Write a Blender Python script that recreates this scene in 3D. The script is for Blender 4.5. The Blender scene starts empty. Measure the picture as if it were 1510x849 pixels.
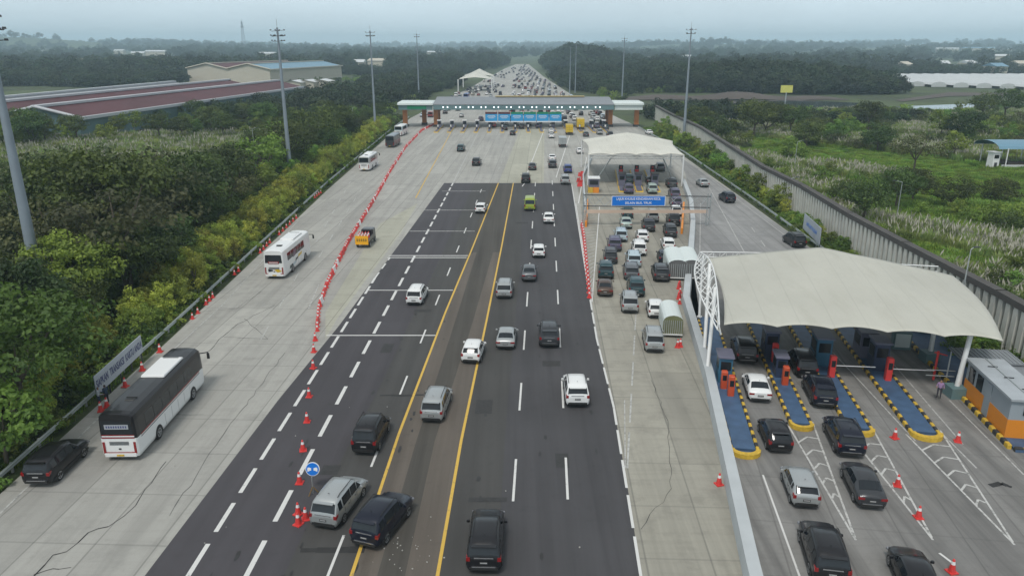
import bpy, math, random
from mathutils import Vector, Matrix

R = math.radians
rnd = random.Random(11)

# ---------------------------------------------------------------- camera, world, sun, exposure
FOC = 1100.0                       # focal length in pixels of the 1510 px wide photograph
PITCH = math.atan(356.5 / FOC)
CAMH = 27.0
sc = bpy.context.scene
col = sc.collection
cam_d = bpy.data.cameras.new('camera')
cam = bpy.data.objects.new('camera', cam_d)
col.objects.link(cam)
cam.location = (0, 0, CAMH)
cam.rotation_euler = (math.pi / 2 - PITCH, 0, 0)
cam_d.sensor_width = 36
cam_d.lens = FOC / 1510 * 36
cam_d.clip_start = 0.5
cam_d.clip_end = 40000
sc.camera = cam

SUN_EL, SUN_ROT = 58, 200
world = bpy.data.worlds.new('World')
sc.world = world
world.use_nodes = True
wn, wl = world.node_tree.nodes, world.node_tree.links
wn.clear()
w_out = wn.new('ShaderNodeOutputWorld')
w_bg = wn.new('ShaderNodeBackground')
w_sky = wn.new('ShaderNodeTexSky')
w_sky.sky_type = 'NISHITA'
w_sky.sun_disc = False
w_sky.sun_elevation = R(SUN_EL)
w_sky.sun_rotation = R(SUN_ROT)
w_sky.dust_density = 4.0
w_sky.air_density = 1.0
w_sky.ozone_density = 1.0
w_hsv = wn.new('ShaderNodeHueSaturation')
w_hsv.inputs['Saturation'].default_value = 0.42
w_mix = wn.new('ShaderNodeMixRGB')                # thin overcast: a soft cloud deck over the blue
w_mix.inputs[2].default_value = (4.0, 4.2, 4.3, 1)
w_co = wn.new('ShaderNodeTexCoord')
w_map = wn.new('ShaderNodeMapping')
w_map.inputs['Scale'].default_value = (1.2, 1.2, 5)
w_no = wn.new('ShaderNodeTexNoise')
w_no.inputs['Scale'].default_value = 1.6
w_no.inputs['Detail'].default_value = 3
w_mr = wn.new('ShaderNodeMapRange')
w_mr.inputs[1].default_value = 0.3
w_mr.inputs[2].default_value = 0.7
w_mr.inputs[3].default_value = 0.66
w_mr.inputs[4].default_value = 0.96
wl.new(w_co.outputs['Generated'], w_map.inputs[0])
wl.new(w_map.outputs[0], w_no.inputs['Vector'])
wl.new(w_no.outputs[0], w_mr.inputs[0])
wl.new(w_mr.outputs[0], w_mix.inputs[0])
# the deck is thinner and brighter towards the horizon than overhead
w_sep = wn.new('ShaderNodeSeparateXYZ')
w_el = wn.new('ShaderNodeMapRange')
w_el.inputs[1].default_value = 0.0
w_el.inputs[2].default_value = 0.55
w_deck = wn.new('ShaderNodeMixRGB')
w_deck.inputs[1].default_value = (6.2, 7.4, 8.1, 1)
w_deck.inputs[2].default_value = (3.9, 4.2, 4.4, 1)
wl.new(w_co.outputs['Generated'], w_sep.inputs[0])
wl.new(w_sep.outputs[2], w_el.inputs[0])
wl.new(w_el.outputs[0], w_deck.inputs[0])
wl.new(w_deck.outputs[0], w_mix.inputs[2])
wl.new(w_sky.outputs[0], w_hsv.inputs['Color'])
wl.new(w_hsv.outputs[0], w_mix.inputs[1])
wl.new(w_mix.outputs[0], w_bg.inputs[0])
w_bg.inputs[1].default_value = 0.1
wl.new(w_bg.outputs[0], w_out.inputs[0])

sun_d = bpy.data.lights.new('sun', 'SUN')
sun_d.energy = 1.25
sun_d.angle = R(12)
sun_d.color = (1.0, 0.96, 0.9)
sun = bpy.data.objects.new('sun', sun_d)
col.objects.link(sun)
_a = R(SUN_ROT)
sun_dir = Vector((math.sin(_a) * math.cos(R(SUN_EL)), math.cos(_a) * math.cos(R(SUN_EL)), math.sin(R(SUN_EL))))
sun.rotation_euler = (-sun_dir).to_track_quat('-Z', 'Y').to_euler()

sc.view_settings.view_transform = 'Standard'
sc.view_settings.look = 'None'
sc.view_settings.gamma = 1
sc.view_settings.exposure = 0.55
sc.view_settings.use_curve_mapping = False
sc.cycles.max_bounces = 5
sc.cycles.diffuse_bounces = 2
sc.cycles.glossy_bounces = 2
sc.cycles.transmission_bounces = 2
sc.cycles.volume_bounces = 1
sc.cycles.transparent_max_bounces = 6
sc.cycles.caustics_reflective = False
sc.cycles.caustics_refractive = False
sc.cycles.use_denoising = True

HAZE_DENSITY = 2.6e-4


def P(x, y, z=0.0):
    """ground point (height z) seen at pixel x, y of the photograph"""
    u = (x - 755) / FOC
    v = (y - 424.5) / FOC
    dy = math.cos(PITCH) - v * math.sin(PITCH)
    dz = -math.sin(PITCH) - v * math.cos(PITCH)
    t = (z - CAMH) / dz
    return Vector((u * t, dy * t, z))


# ---------------------------------------------------------------- materials
MATS = {}


def nodes(m):
    m.use_nodes = True
    n, l = m.node_tree.nodes, m.node_tree.links
    return n, l, n['Principled BSDF']


def plain(name, c, rough=0.6, metal=0.0, coat=0.0, var=0.0, scale=3.0, emit=0.0, bump=0.0):
    if name in MATS:
        return MATS[name]
    m = bpy.data.materials.new(name)
    n, l, b = nodes(m)
    b.inputs['Roughness'].default_value = rough
    b.inputs['Metallic'].default_value = metal
    b.inputs['Coat Weight'].default_value = coat
    b.inputs['Base Color'].default_value = (*c, 1)
    if var > 0 or bump > 0:
        co = n.new('ShaderNodeTexCoord')
        no = n.new('ShaderNodeTexNoise')
        no.inputs['Scale'].default_value = scale
        no.inputs['Detail'].default_value = 5
        l.new(co.outputs['Object'], no.inputs['Vector'])
        if var > 0:
            mx = n.new('ShaderNodeMixRGB')
            mx.inputs[1].default_value = (*[k * (1 - var) for k in c], 1)
            mx.inputs[2].default_value = (*[min(1, k * (1 + var)) for k in c], 1)
            l.new(no.outputs[0], mx.inputs[0])
            l.new(mx.outputs[0], b.inputs['Base Color'])
        if bump > 0:
            bp = n.new('ShaderNodeBump')
            bp.inputs['Strength'].default_value = bump
            bp.inputs['Distance'].default_value = 0.05
            l.new(no.outputs[0], bp.inputs['Height'])
            l.new(bp.outputs[0], b.inputs['Normal'])
    if emit:
        b.inputs['Emission Color'].default_value = (*c, 1)
        b.inputs['Emission Strength'].default_value = emit
    MATS[name] = m
    return m


class NG:
    """small helper for node graphs on a Principled material"""
    def __init__(s, name):
        s.m = bpy.data.materials.new(name)
        s.n, s.l, s.b = nodes(s.m)
        MATS[name] = s.m
        s.co = s.n.new('ShaderNodeTexCoord').outputs['Object']

    def mapping(s, rot=0, scale=(1, 1, 1), loc=(0, 0, 0)):
        k = s.n.new('ShaderNodeMapping')
        k.inputs['Rotation'].default_value = (0, 0, rot)
        k.inputs['Scale'].default_value = scale
        k.inputs['Location'].default_value = loc
        s.l.new(s.co, k.inputs[0])
        return k.outputs[0]

    def noise(s, vec, scale, detail=4, rough=0.55, dist=0.0):
        k = s.n.new('ShaderNodeTexNoise')
        k.inputs['Scale'].default_value = scale
        k.inputs['Detail'].default_value = detail
        k.inputs['Roughness'].default_value = rough
        k.inputs['Distortion'].default_value = dist
        s.l.new(vec, k.inputs['Vector'])
        return k.outputs[0]

    def ramp(s, fac, lo, hi, a=0.0, b=1.0):
        k = s.n.new('ShaderNodeMapRange')
        k.inputs[1].default_value = lo
        k.inputs[2].default_value = hi
        k.inputs[3].default_value = a
        k.inputs[4].default_value = b
        s.l.new(fac, k.inputs[0])
        return k.outputs[0]

    def mix(s, fac, c1, c2, mode='MIX'):
        k = s.n.new('ShaderNodeMixRGB')
        k.blend_type = mode
        for i, c in ((1, c1), (2, c2)):
            if isinstance(c, tuple):
                k.inputs[i].default_value = (*c, 1)
            else:
                s.l.new(c, k.inputs[i])
        if isinstance(fac, (int, float)):
            k.inputs[0].default_value = fac
        else:
            s.l.new(fac, k.inputs[0])
        return k.outputs[0]

    def math(s, op, a, b=None):
        k = s.n.new('ShaderNodeMath')
        k.operation = op
        for i, c in ((0, a), (1, b)):
            if c is None:
                continue
            if isinstance(c, (int, float)):
                k.inputs[i].default_value = c
            else:
                s.l.new(c, k.inputs[i])
        return k.outputs[0]

    def sep(s, vec):
        k = s.n.new('ShaderNodeSeparateXYZ')
        s.l.new(vec, k.inputs[0])
        return k.outputs

    def done(s, colour, rough=0.85, bump=None, bs=0.3, bd=0.02):
        s.l.new(colour, s.b.inputs['Base Color'])
        if isinstance(rough, (int, float)):
            s.b.inputs['Roughness'].default_value = rough
        else:
            s.l.new(rough, s.b.inputs['Roughness'])
        if bump is not None:
            k = s.n.new('ShaderNodeBump')
            k.inputs['Strength'].default_value = bs
            k.inputs['Distance'].default_value = bd
            s.l.new(bump, k.inputs['Height'])
            s.l.new(k.outputs[0], s.b.inputs['Normal'])
        return s.m


def joints(g, vec, axis, period, width, wob=0.0):
    """1 on thin lines every `period` metres along axis"""
    x = g.sep(vec)[axis]
    fr = g.math('FRACT', g.math('DIVIDE', x, period))
    d = g.math('ABSOLUTE', g.math('SUBTRACT', fr, 0.5))
    return g.ramp(d, 0.5 - width / period, 0.5 - width / period * 0.4)


def concrete_mat(name, c1, c2, rot, lane=3.6, slab=5.0, lane_off=0.0, track=0.25):
    g = NG(name)
    v = g.mapping(rot, (1, 1, 1), (lane_off, 0, 0))
    big = g.ramp(g.noise(v, 0.035, 3), 0.35, 0.65)
    c = g.mix(big, c1, c2)
    # every slab its own tone
    vs = g.sep(v)
    comb = g.n.new('ShaderNodeCombineXYZ')
    g.l.new(g.math('FLOOR', g.math('DIVIDE', vs[0], lane)), comb.inputs[0])
    g.l.new(g.math('FLOOR', g.math('DIVIDE', vs[1], slab * 3)), comb.inputs[1])
    wn_ = g.n.new('ShaderNodeTexWhiteNoise')
    g.l.new(comb.outputs[0], wn_.inputs[0])
    c = g.mix(0.22, c, g.mix(wn_.outputs[0], tuple(k * 0.62 for k in c1), tuple(min(1, k * 1.38) for k in c2)))
    # streaks along the lanes, oil and tyre wear
    st = g.noise(g.mapping(rot, (1.1, 0.035, 1)), 1.0, 5, 0.65)
    c = g.mix(g.ramp(st, 0.45, 0.72, 0, track * 1.6), c, tuple(k * 0.5 for k in c1))
    # transverse brushing
    br = g.noise(g.mapping(rot, (0.12, 2.2, 1)), 1.0, 4, 0.7)
    c = g.mix(g.ramp(br, 0.5, 0.75, 0, 0.3), c, tuple(k * 0.68 for k in c1))
    blot = g.noise(v, 0.45, 6, 0.7)
    c = g.mix(g.ramp(blot, 0.50, 0.75, 0, 0.6), c, tuple(k * 0.6 for k in c1))
    fine = g.noise(v, 9.0, 3)
    c = g.mix(g.ramp(fine, 0.3, 0.7, 0, 0.2), c, tuple(k * 0.7 for k in c2))
    # darker oily band down the middle of every lane, broken up
    band = g.math('ABSOLUTE', g.math('SUBTRACT', g.math('FRACT', g.math('DIVIDE', g.sep(v)[0], lane)), 0.5))
    bnd = g.math('MULTIPLY', g.ramp(band, 0.0, 0.22, 1, 0), g.ramp(g.noise(g.mapping(rot, (.3, .05, 1)), 1.0, 3), 0.4, 0.65))
    c = g.mix(g.math('MULTIPLY', bnd, track), c, tuple(k * 0.45 for k in c1))
    jy = joints(g, v, 1, slab, 0.09)
    jx = joints(g, v, 0, lane, 0.07)
    c = g.mix(g.math('MULTIPLY', jy, 0.26), c, (0.09, 0.09, 0.085))
    c = g.mix(g.math('MULTIPLY', jx, 0.4), c, (0.07, 0.07, 0.065))
    return g.done(c, 0.9, fine, 0.2, 0.01)


def asphalt_mat(name, c, rot, patch=0.3, streak=0.3):
    g = NG(name)
    v = g.mapping(rot)
    big = g.ramp(g.noise(v, 0.08, 4), 0.35, 0.65)
    cc = g.mix(big, tuple(k * (1 - patch * 0.5) for k in c), tuple(k * (1 + patch * 0.5) for k in c))
    st = g.noise(g.mapping(rot, (0.85, 0.02, 1)), 1.0, 5, 0.65)
    cc = g.mix(g.ramp(st, 0.38, 0.7, 0, streak), cc, tuple(k * 1.9 + 0.015 for k in c))
    st2 = g.noise(g.mapping(rot, (1.4, 0.03, 1), (7, 3, 0)), 1.0, 4, 0.6)
    cc = g.mix(g.ramp(st2, 0.5, 0.75, 0, streak), cc, tuple(k * 0.45 for k in c))
    band = g.math('ABSOLUTE', g.math('SUBTRACT', g.math('FRACT', g.math('DIVIDE', g.math('ADD', g.sep(v)[0], 1.2), 1.75)), 0.5))
    bnd = g.math('MULTIPLY', g.ramp(band, 0.05, 0.35, 1, 0), g.ramp(g.noise(g.mapping(rot, (.25, .03, 1)), 1.0, 3), 0.35, 0.7))
    cc = g.mix(g.math('MULTIPLY', bnd, 0.32), cc, tuple(k * 1.7 for k in c))
    bl = g.noise(v, 0.8, 6, 0.75)
    cc = g.mix(g.ramp(bl, 0.55, 0.8, 0, 0.5), cc, tuple(k * 0.55 for k in c))
    fine = g.noise(v, 22.0, 2)
    cc = g.mix(g.ramp(fine, 0.3, 0.75, 0, 0.35), cc, tuple(k * 1.6 for k in c))
    return g.done(cc, 0.88, fine, 0.3, 0.01)


RD = -R(2.3)                        # the road runs 2.3 degrees to the right of the view
M_conc = concrete_mat('concrete_apron', (0.335, 0.33, 0.305), (0.405, 0.40, 0.365), -RD)
M_conc_r = concrete_mat('concrete_exit', (0.255, 0.245, 0.21), (0.375, 0.36, 0.30), -RD, 3.6, 5.0, 1.2, 0.25)
M_conc_s = concrete_mat('concrete_slip', (0.19, 0.187, 0.18), (0.265, 0.26, 0.245), R(8.5), 3.5, 5.0, 0.6, 0.55)
M_conc_d = concrete_mat('concrete_side', (0.235, 0.235, 0.232), (0.30, 0.30, 0.292), -RD, 3.5, 5.0, 0.6, 0.3)
M_asph = asphalt_mat('asphalt', (0.047, 0.046, 0.044), -RD)
M_asph_new = asphalt_mat('asphalt_newer', (0.048, 0.045, 0.050), -RD, 0.3, 0.2)
M_asph_blue = asphalt_mat('asphalt_dark', (0.046, 0.045, 0.048), -RD, 0.4, 0.3)
M_median = asphalt_mat('asphalt_worn_brown', (0.050, 0.046, 0.039), -RD, 0.3, 0.55)
M_median_l = asphalt_mat('asphalt_dusty', (0.088, 0.075, 0.062), -RD, 0.3, 0.4)


def worn_paint(name, c, under, keep=0.62):
    g = NG(name)
    v = g.mapping(0)
    w = g.noise(v, 2.2, 7, 0.8)
    cc = g.mix(g.ramp(w, keep, keep + 0.12), c, under)
    return g.done(cc, 0.7)


M_line = worn_paint('line_white', (0.62, 0.62, 0.6), (0.12, 0.12, 0.12), 0.58)
M_line_worn = worn_paint('line_white_worn', (0.52, 0.52, 0.5), (0.2, 0.2, 0.19), 0.50)
M_line_faint = worn_paint('line_white_faint', (0.46, 0.46, 0.44), (0.24, 0.24, 0.23), 0.47)
M_line_y = worn_paint('line_yellow', (0.62, 0.40, 0.07), (0.16, 0.13, 0.08), 0.56)
M_seam = plain('seam_dark', (0.03, 0.03, 0.03), 0.9, var=0.4, scale=2)


# ---------------------------------------------------------------- mesh builder
class MB:
    def __init__(s):
        s.v, s.f, s.mi, s.sm, s.mats = [], [], [], [], []

    def mid(s, m):
        if m not in s.mats:
            s.mats.append(m)
        return s.mats.index(m)

    def poly(s, pts, m=None, smooth=False):
        b = len(s.v)
        s.v += [tuple(p) for p in pts]
        s.f.append(tuple(range(b, b + len(pts))))
        s.mi.append(s.mid(m))
        s.sm.append(smooth)
        return s

    def raw(s, vs, fs, m=None, smooth=False):
        b = len(s.v)
        s.v += [tuple(p) for p in vs]
        k = s.mid(m)
        for f in fs:
            s.f.append(tuple(b + i for i in f))
            s.mi.append(k)
            s.sm.append(smooth)
        return s

    def box(s, c, d, m=None, rz=0.0, taper=1.0, bev=0.0):
        hx, hy, hz = d[0] / 2, d[1] / 2, d[2] / 2
        cs, sn = math.cos(rz), math.sin(rz)
        if bev > 0:
            b = min(bev, hx * 0.9, hy * 0.9)
            ring = [(-hx + b, -hy), (hx - b, -hy), (hx, -hy + b), (hx, hy - b), (hx - b, hy), (-hx + b, hy), (-hx, hy - b), (-hx, -hy + b)]
        else:
            ring = [(-hx, -hy), (hx, -hy), (hx, hy), (-hx, hy)]
        vs = []
        levels = [(-hz, 1.0), (hz, taper)] if bev <= 0 else [(-hz, 1.0), (hz - bev, (1 + taper) / 2 if taper != 1 else 1.0), (hz, taper * (1 - bev / max(hx, hy)))]
        for z, t in levels:
            for x, y in ring:
                x, y = x * t, y * t
                vs.append((c[0] + x * cs - y * sn, c[1] + x * sn + y * cs, c[2] + z))
        n = len(ring)
        fs = [tuple(reversed(range(n))), tuple(range((len(levels) - 1) * n, len(levels) * n))]
        for k in range(len(levels) - 1):
            for i in range(n):
                j = (i + 1) % n
                fs.append((k * n + i, k * n + j, (k + 1) * n + j, (k + 1) * n + i))
        return s.raw(vs, fs, m)

    def tube(s, a, b, r, m=None, n=8, r2=None, cap=True):
        a, b = Vector(a), Vector(b)
        r2 = r if r2 is None else r2
        d = (b - a)
        if d.length < 1e-6:
            return s
        q = d.to_track_quat('Z', 'Y')
        vs = []
        for p, rr in ((a, r), (b, r2)):
            for i in range(n):
                t = 2 * math.pi * i / n
                vs.append(p + q @ Vector((rr * math.cos(t), rr * math.sin(t), 0)))
        fs = [(i, (i + 1) % n, n + (i + 1) % n, n + i) for i in range(n)]
        s.raw(vs, fs, m, n > 5)
        if cap:
            s.raw(vs[:n], [tuple(reversed(range(n)))], m)
            s.raw(vs[n:], [tuple(range(n))], m)
        return s

    def lathe(s, prof, m=None, n=16, axis='Z', c=(0, 0, 0), smooth=True):
        vs = []
        for r, h in prof:
            for i in range(n):
                t = 2 * math.pi * i / n
                x, y = r * math.cos(t), r * math.sin(t)
                p = (x, y, h) if axis == 'Z' else (h, x, y)
                vs.append((c[0] + p[0], c[1] + p[1], c[2] + p[2]))
        fs = []
        for k in range(len(prof) - 1):
            for i in range(n):
                j = (i + 1) % n
                fs.append((k * n + i, k * n + j, (k + 1) * n + j, (k + 1) * n + i))
        return s.raw(vs, fs, m, smooth)

    def join(s, o, off=(0, 0, 0), slotmap=None):
        b = len(s.v)
        s.v += [(p[0] + off[0], p[1] + off[1], p[2] + off[2]) for p in o.v]
        for f, k, sm in zip(o.f, o.mi, o.sm):
            s.f.append(tuple(b + i for i in f))
            s.mi.append(s.mid(o.mats[k]))
            s.sm.append(sm)
        return s

    def mesh(s, name):
        me = bpy.data.meshes.new(name)
        me.from_pydata(s.v, [], s.f)
        for m in s.mats:
            me.materials.append(m)
        me.polygons.foreach_set('material_index', s.mi)
        me.polygons.foreach_set('use_smooth', s.sm)
        me.update()
        return me

    def build(s, name, parent=None, loc=(0, 0, 0), rz=0):
        o = bpy.data.objects.new(name, s.mesh(name))
        col.objects.link(o)
        o.location = loc
        o.rotation_euler = (0, 0, rz)
        if parent:
            o.parent = parent
        return o


def tag(o, label=None, cat=None, group=None, kind=None):
    if label:
        o['label'] = label
    if cat:
        o['category'] = cat
    if group:
        o['group'] = group
    if kind:
        o['kind'] = kind
    return o


def thing(name, label, cat, loc=(0, 0, 0), rz=0, group=None):
    o = bpy.data.objects.new(name, None)
    o.empty_display_size = 0.3
    col.objects.link(o)
    o.location = loc
    o.rotation_euler = (0, 0, rz)
    return tag(o, label, cat, group)


def inst(name, me, parent=None, loc=(0, 0, 0), rz=0, scale=None):
    o = bpy.data.objects.new(name, me)
    col.objects.link(o)
    o.location = loc
    if isinstance(rz, tuple):
        o.rotation_euler = rz
    else:
        o.rotation_euler = (0, 0, rz)
    if scale:
        o.scale = scale
    if parent:
        o.parent = parent
    return o


def sheet(name, pts, m, z, kind='structure', label=None):
    b = MB()
    b.poly([(p[0], p[1], z) for p in pts], m)
    me = b.mesh(name)
    if me.polygons[0].normal.z < 0:
        me.flip_normals()
    o = inst(name, me)
    return tag(o, label, None, None, kind)


def strip(b, a, c, w, z, m):
    a, c = Vector((a[0], a[1], 0)), Vector((c[0], c[1], 0))
    d = (c - a).normalized()
    n = Vector((d.y, -d.x, 0)) * w / 2
    b.poly([(a - n).to_tuple()[:2] + (z,), (a + n).to_tuple()[:2] + (z,), (c + n).to_tuple()[:2] + (z,), (c - n).to_tuple()[:2] + (z,)], m)


def path_pts(pts, step):
    """points every `step` metres along a polyline of world points"""
    out = []
    carry = 0.0
    for a, c in zip(pts[:-1], pts[1:]):
        L = (c - a).length
        t = carry
        while t < L:
            out.append((a + (c - a) * (t / L), math.atan2(-(c - a).x, (c - a).y)))
            t += step
        carry = t - L
    return out


# ---------------------------------------------------------------- terrain
def hill_z(x, y):
    r = math.hypot(x, y)
    k = min(1.0, max(0.0, (r - 1300) / 2200))
    h = 13 + 9 * math.sin(x * 0.0011 + 1.3) * math.cos(y * 0.0009) + 6 * math.sin(x * 0.0031 + y * 0.0017) + 3 * math.sin(x * 0.008 + 2)
    h *= k
    if r > 3000:
        h += min(1.0, (r - 3000) / 2500) * (10 + 6 * math.sin(x * 0.0007 + 0.6) + 3 * math.sin(x * 0.0023))
    h += 46 * math.exp(-(((x + 1900) / 330) ** 2 + ((y - 2850) / 420) ** 2))
    h += 20 * math.exp(-(((x - 900) / 500) ** 2 + ((y - 3300) / 420) ** 2))
    return max(h, 0.0) - 0.25


def ground_mat():
    g = NG('ground_vegetation')
    v = g.mapping(0)
    a = g.ramp(g.noise(v, 0.02, 5, 0.6), 0.4, 0.62)
    c = g.mix(a, (0.028, 0.045, 0.016), (0.075, 0.115, 0.03))
    b = g.ramp(g.noise(v, 0.35, 6, 0.7), 0.35, 0.7)
    c = g.mix(g.math('MULTIPLY', b, 0.6), c, (0.10, 0.11, 0.045))
    d = g.noise(v, 2.5, 5, 0.7)
    c = g.mix(g.ramp(d, 0.35, 0.7, 0, 0.5), c, (0.02, 0.03, 0.012))
    return g.done(c, 0.95, d, 0.5, 0.1)


M_ground = ground_mat()
radii = [0, 60, 120, 200, 300, 450, 650, 900, 1200] + [1500 + 180 * i for i in range(31)]
NA = 150
gv, gf = [], []
for r in radii:
    for i in range(NA + 1):
        a = math.pi * (-0.12 + 1.24 * i / NA)
        x, y = r * math.cos(a), r * math.sin(a) - 30
        gv.append((x, y, hill_z(x, y)))
for k in range(len(radii) - 1):
    for i in range(NA):
        p = k * (NA + 1) + i
        gf.append((p, p + NA + 1, p + NA + 2, p + 1))
gm = MB()
gm.raw(gv, gf, M_ground, True)
tag(gm.build('ground'), None, None, None, 'structure')

# ---------------------------------------------------------------- road surfaces
rail_left = [Vector((-32.6, 8, 0)), P(0, 715), P(250, 490), P(480, 275), P(580, 190), Vector((-40.5, 300, 0)), P(690, 128)]
rail_right = [P(945, 186), P(1010, 228), P(1100, 290), P(1210, 370), Vector((41.6, 84, 0))]

apron = [Vector((-32.0, 8, 0)), P(0, 728), P(255, 496), P(484, 279), P(584, 191), Vector((-40, 300, 0)), P(692, 130), P(745, 101), P(768, 92),
         P(776, 92), P(800, 112), P(843, 140), Vector((42, 300, 0)), P(944, 188), P(1006, 229), P(1096, 293), P(1204, 372),
         Vector((41.2, 84, 0)), Vector((39.8, 66, 0)), Vector((38.0, 56, 0)), Vector((37.5, 46, 0)), Vector((37.5, 40, 0)), Vector((36.5, 8, 0))]
sheet('toll_apron', apron, M_conc, 0.0)
sheet('newer_apron_slabs', [P(735, 270), P(768, 190), P(803, 190), P(802, 270)], concrete_mat('concrete_newer', (0.37, 0.365, 0.295), (0.43, 0.425, 0.35), -RD, 3.6, 5.0, 0, .1), 0.004)
sheet('newer_apron_slabs', [P(480, 460), P(560, 330), P(616, 300), P(590, 345), P(497, 470), P(480, 500)], MATS['concrete_newer'], 0.004)
# exit lane slab and slip lane slab
edge_r = [Vector((5.6, 8, 0)), P(945, 849), P(930, 745), P(905, 600), P(880, 500), P(870, 440), P(858, 345), P(842, 270)]
wall_path = [P(1008, 270), P(1019, 300), P(1022, 332), P(1019, 375), P(1012, 447), P(1046, 560), P(1075, 690), P(1110, 849), Vector((9.9, 12, 0))]
sheet('exit_lane_slab', [Vector((6.4, 12, 0)), P(947, 849), P(872, 440), P(862, 345), P(850, 262), Vector((15.5, 156, 0)), Vector((35.4, 156, 0))] + wall_path, M_conc_r, 0.004)
sheet('slip_road_slab', [Vector((9.9, 10, 0))] + wall_path[::-1][1:6] + [Vector((22.6, 95, 0)), Vector((41.4, 92, 0)), Vector((39.8, 66, 0)), Vector((37.9, 55.5, 0)), Vector((37.4, 40, 0)), Vector((36.4, 10, 0))], M_conc_s, 0.004)
sheet('side_road_slab', [Vector((22.6, 95, 0)), P(1022, 372), P(1024, 330), P(1012, 262), P(1003, 232), P(1096, 294), P(1203, 372), Vector((41.4, 92, 0))], M_conc_d, 0.004)

al = [Vector((-21.5, 8, 0)), P(213, 849), P(410, 590), P(500, 480), P(600, 345), P(655, 270)]
sheet('asphalt_road', al + [P(842, 270), P(858, 345), P(870, 440), P(880, 500), P(905, 600), P(930, 745), P(945, 849), Vector((5.6, 8, 0))], M_asph, 0.004)
sheet('newer_asphalt_lanes', al[:-1] + [P(655, 270), P(700, 270), P(640, 400), P(560, 570), P(470, 740), P(418, 849), Vector((-14.0, 8, 0))], M_asph_new, 0.008)
sheet('dark_asphalt_lanes', [P(770, 270), P(842, 270), P(858, 345), P(870, 440), P(880, 500), P(905, 600), P(930, 745), P(945, 849), Vector((5.6, 8, 0)), Vector((-1.5, 8, 0)), P(733, 849), P(745, 640), P(757, 500), P(768, 380)], M_asph_blue, 0.008)
sheet('median_pavement', [P(718, 290), P(657, 460), P(588, 640), P(518, 849), Vector((-9.2, 8, 0)), Vector((-5.0, 8, 0)), P(645, 849), P(680, 650), P(718, 470), P(757, 272), P(727, 272)], M_median, 0.008)
sheet('dusty_pavement', [P(737, 372), P(718, 470), P(680, 650), P(645, 849), Vector((-5.2, 8, 0)), Vector((-6.3, 8, 0)), P(597, 849), P(641, 650), P(697, 475), P(727, 372)], M_median_l, 0.012)
sheet('dusty_pavement', [P(694, 372), P(657, 460), P(588, 640), P(518, 849), Vector((-9.3, 8, 0)), Vector((-8.4, 8, 0)), P(556, 849), P(614, 650), P(674, 465), P(703, 372)], M_median_l, 0.012)

# painted markings: every set of marks is one flat sheet of paint
Z = 0.017
mk = MB()


def dashes(b, a, c, dash, gap, w, m, start=0.0, z=Z):
    a, c = Vector((a[0], a[1], 0)), Vector((c[0], c[1], 0))
    L = (c - a).length
    d = (c - a) / L
    t = start
    while t < L:
        strip(b, a + d * t, a + d * min(L, t + dash), w, z, m)
        t += dash + gap


dashes(mk, (-17.6, 12.2), P(553, 410), 2.9, 1.1, 0.27, M_line, 0.9)
dashes(mk, P(553, 410), P(575, 380), 2.4, 1.6, 0.2, M_line)
dashes(mk, (-14.6, 12.0), P(668, 270), 3.3, 1.8, 0.3, M_line, 0.6)
dashes(mk, P(668, 270), P(708, 190), 30, 0.1, 0.22, M_line_faint)
dashes(mk, (-10.6, 12), P(713, 272), 3.6, 7.4, 0.16, M_line, 10.2)
dashes(mk, (-0.95, 16), P(790, 262), 5, 7.2, 0.16, M_line, 12.0)
dashes(mk, (2.45, 16), P(814, 262), 5, 7.4, 0.16, M_line, 12.0)
dashes(mk, Vector((5.75, 12, 0)), P(945, 849), 3.6, 0.7, 0.17, M_line)
for a, c in zip([P(945, 849), P(905, 600), P(880, 500)], [P(905, 600), P(880, 500), P(870, 440)]):
    dashes(mk, a, c, 3.4, 0.8, 0.17, M_line)
dashes(mk, P(870, 440), P(843, 272), 40, 0.1, 0.15, M_line)
for a, c in ((P(843, 270), P(830, 262)),):
    dashes(mk, a, c, 10, 0.1, 0.12, M_line_faint)
for a, c in ((P(640, 375), P(712, 374)),):
    pass
for y0, xa, xb in ((282, 652, 716), (310, 626, 702), (341, 604, 700), (377, 573, 690), (380, 571, 688), (428, 541, 668), (494.5, 481, 642)):
    strip(mk, P(xa, y0), P(xb, y0), 0.22 if y0 > 400 else 0.3, Z + 0.002, M_line if y0 > 350 else M_line_faint)
yl = [Vector((-9.35, 8, 0)), P(518, 849), P(588, 640), P(657, 460), P(694, 372), P(735, 270)]
yr = [Vector((-4.9, 8, 0)), P(645, 849), P(680, 650), P(718, 470), P(740, 362), P(757, 270)]
for pts in (yl, yr):
    for a, c in zip(pts[:-1], pts[1:]):
        strip(mk, a, c, 0.2, Z, M_line_y)
# exit lanes
dashes(mk, P(925, 690), P(939, 440), 5.0, 1.5, 0.13, M_line_faint, 0)
dashes(mk, P(922, 690), P(921, 590), 30, 0.1, 0.08, M_line_faint, 0, Z + .003)
for a, c in ((P(873, 445), P(884, 305)), (P(872, 440), P(849, 300))):
    strip(mk, a, c, 0.14, Z, M_line)
for i in range(24):
    t = i / 24
    a = P(872, 440).lerp(P(853, 318), t)
    c = P(874, 432).lerp(P(881, 318), t)
    strip(mk, a, c + Vector((0, 0.6, 0)), 0.16, Z + 0.002, M_line_faint)
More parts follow.
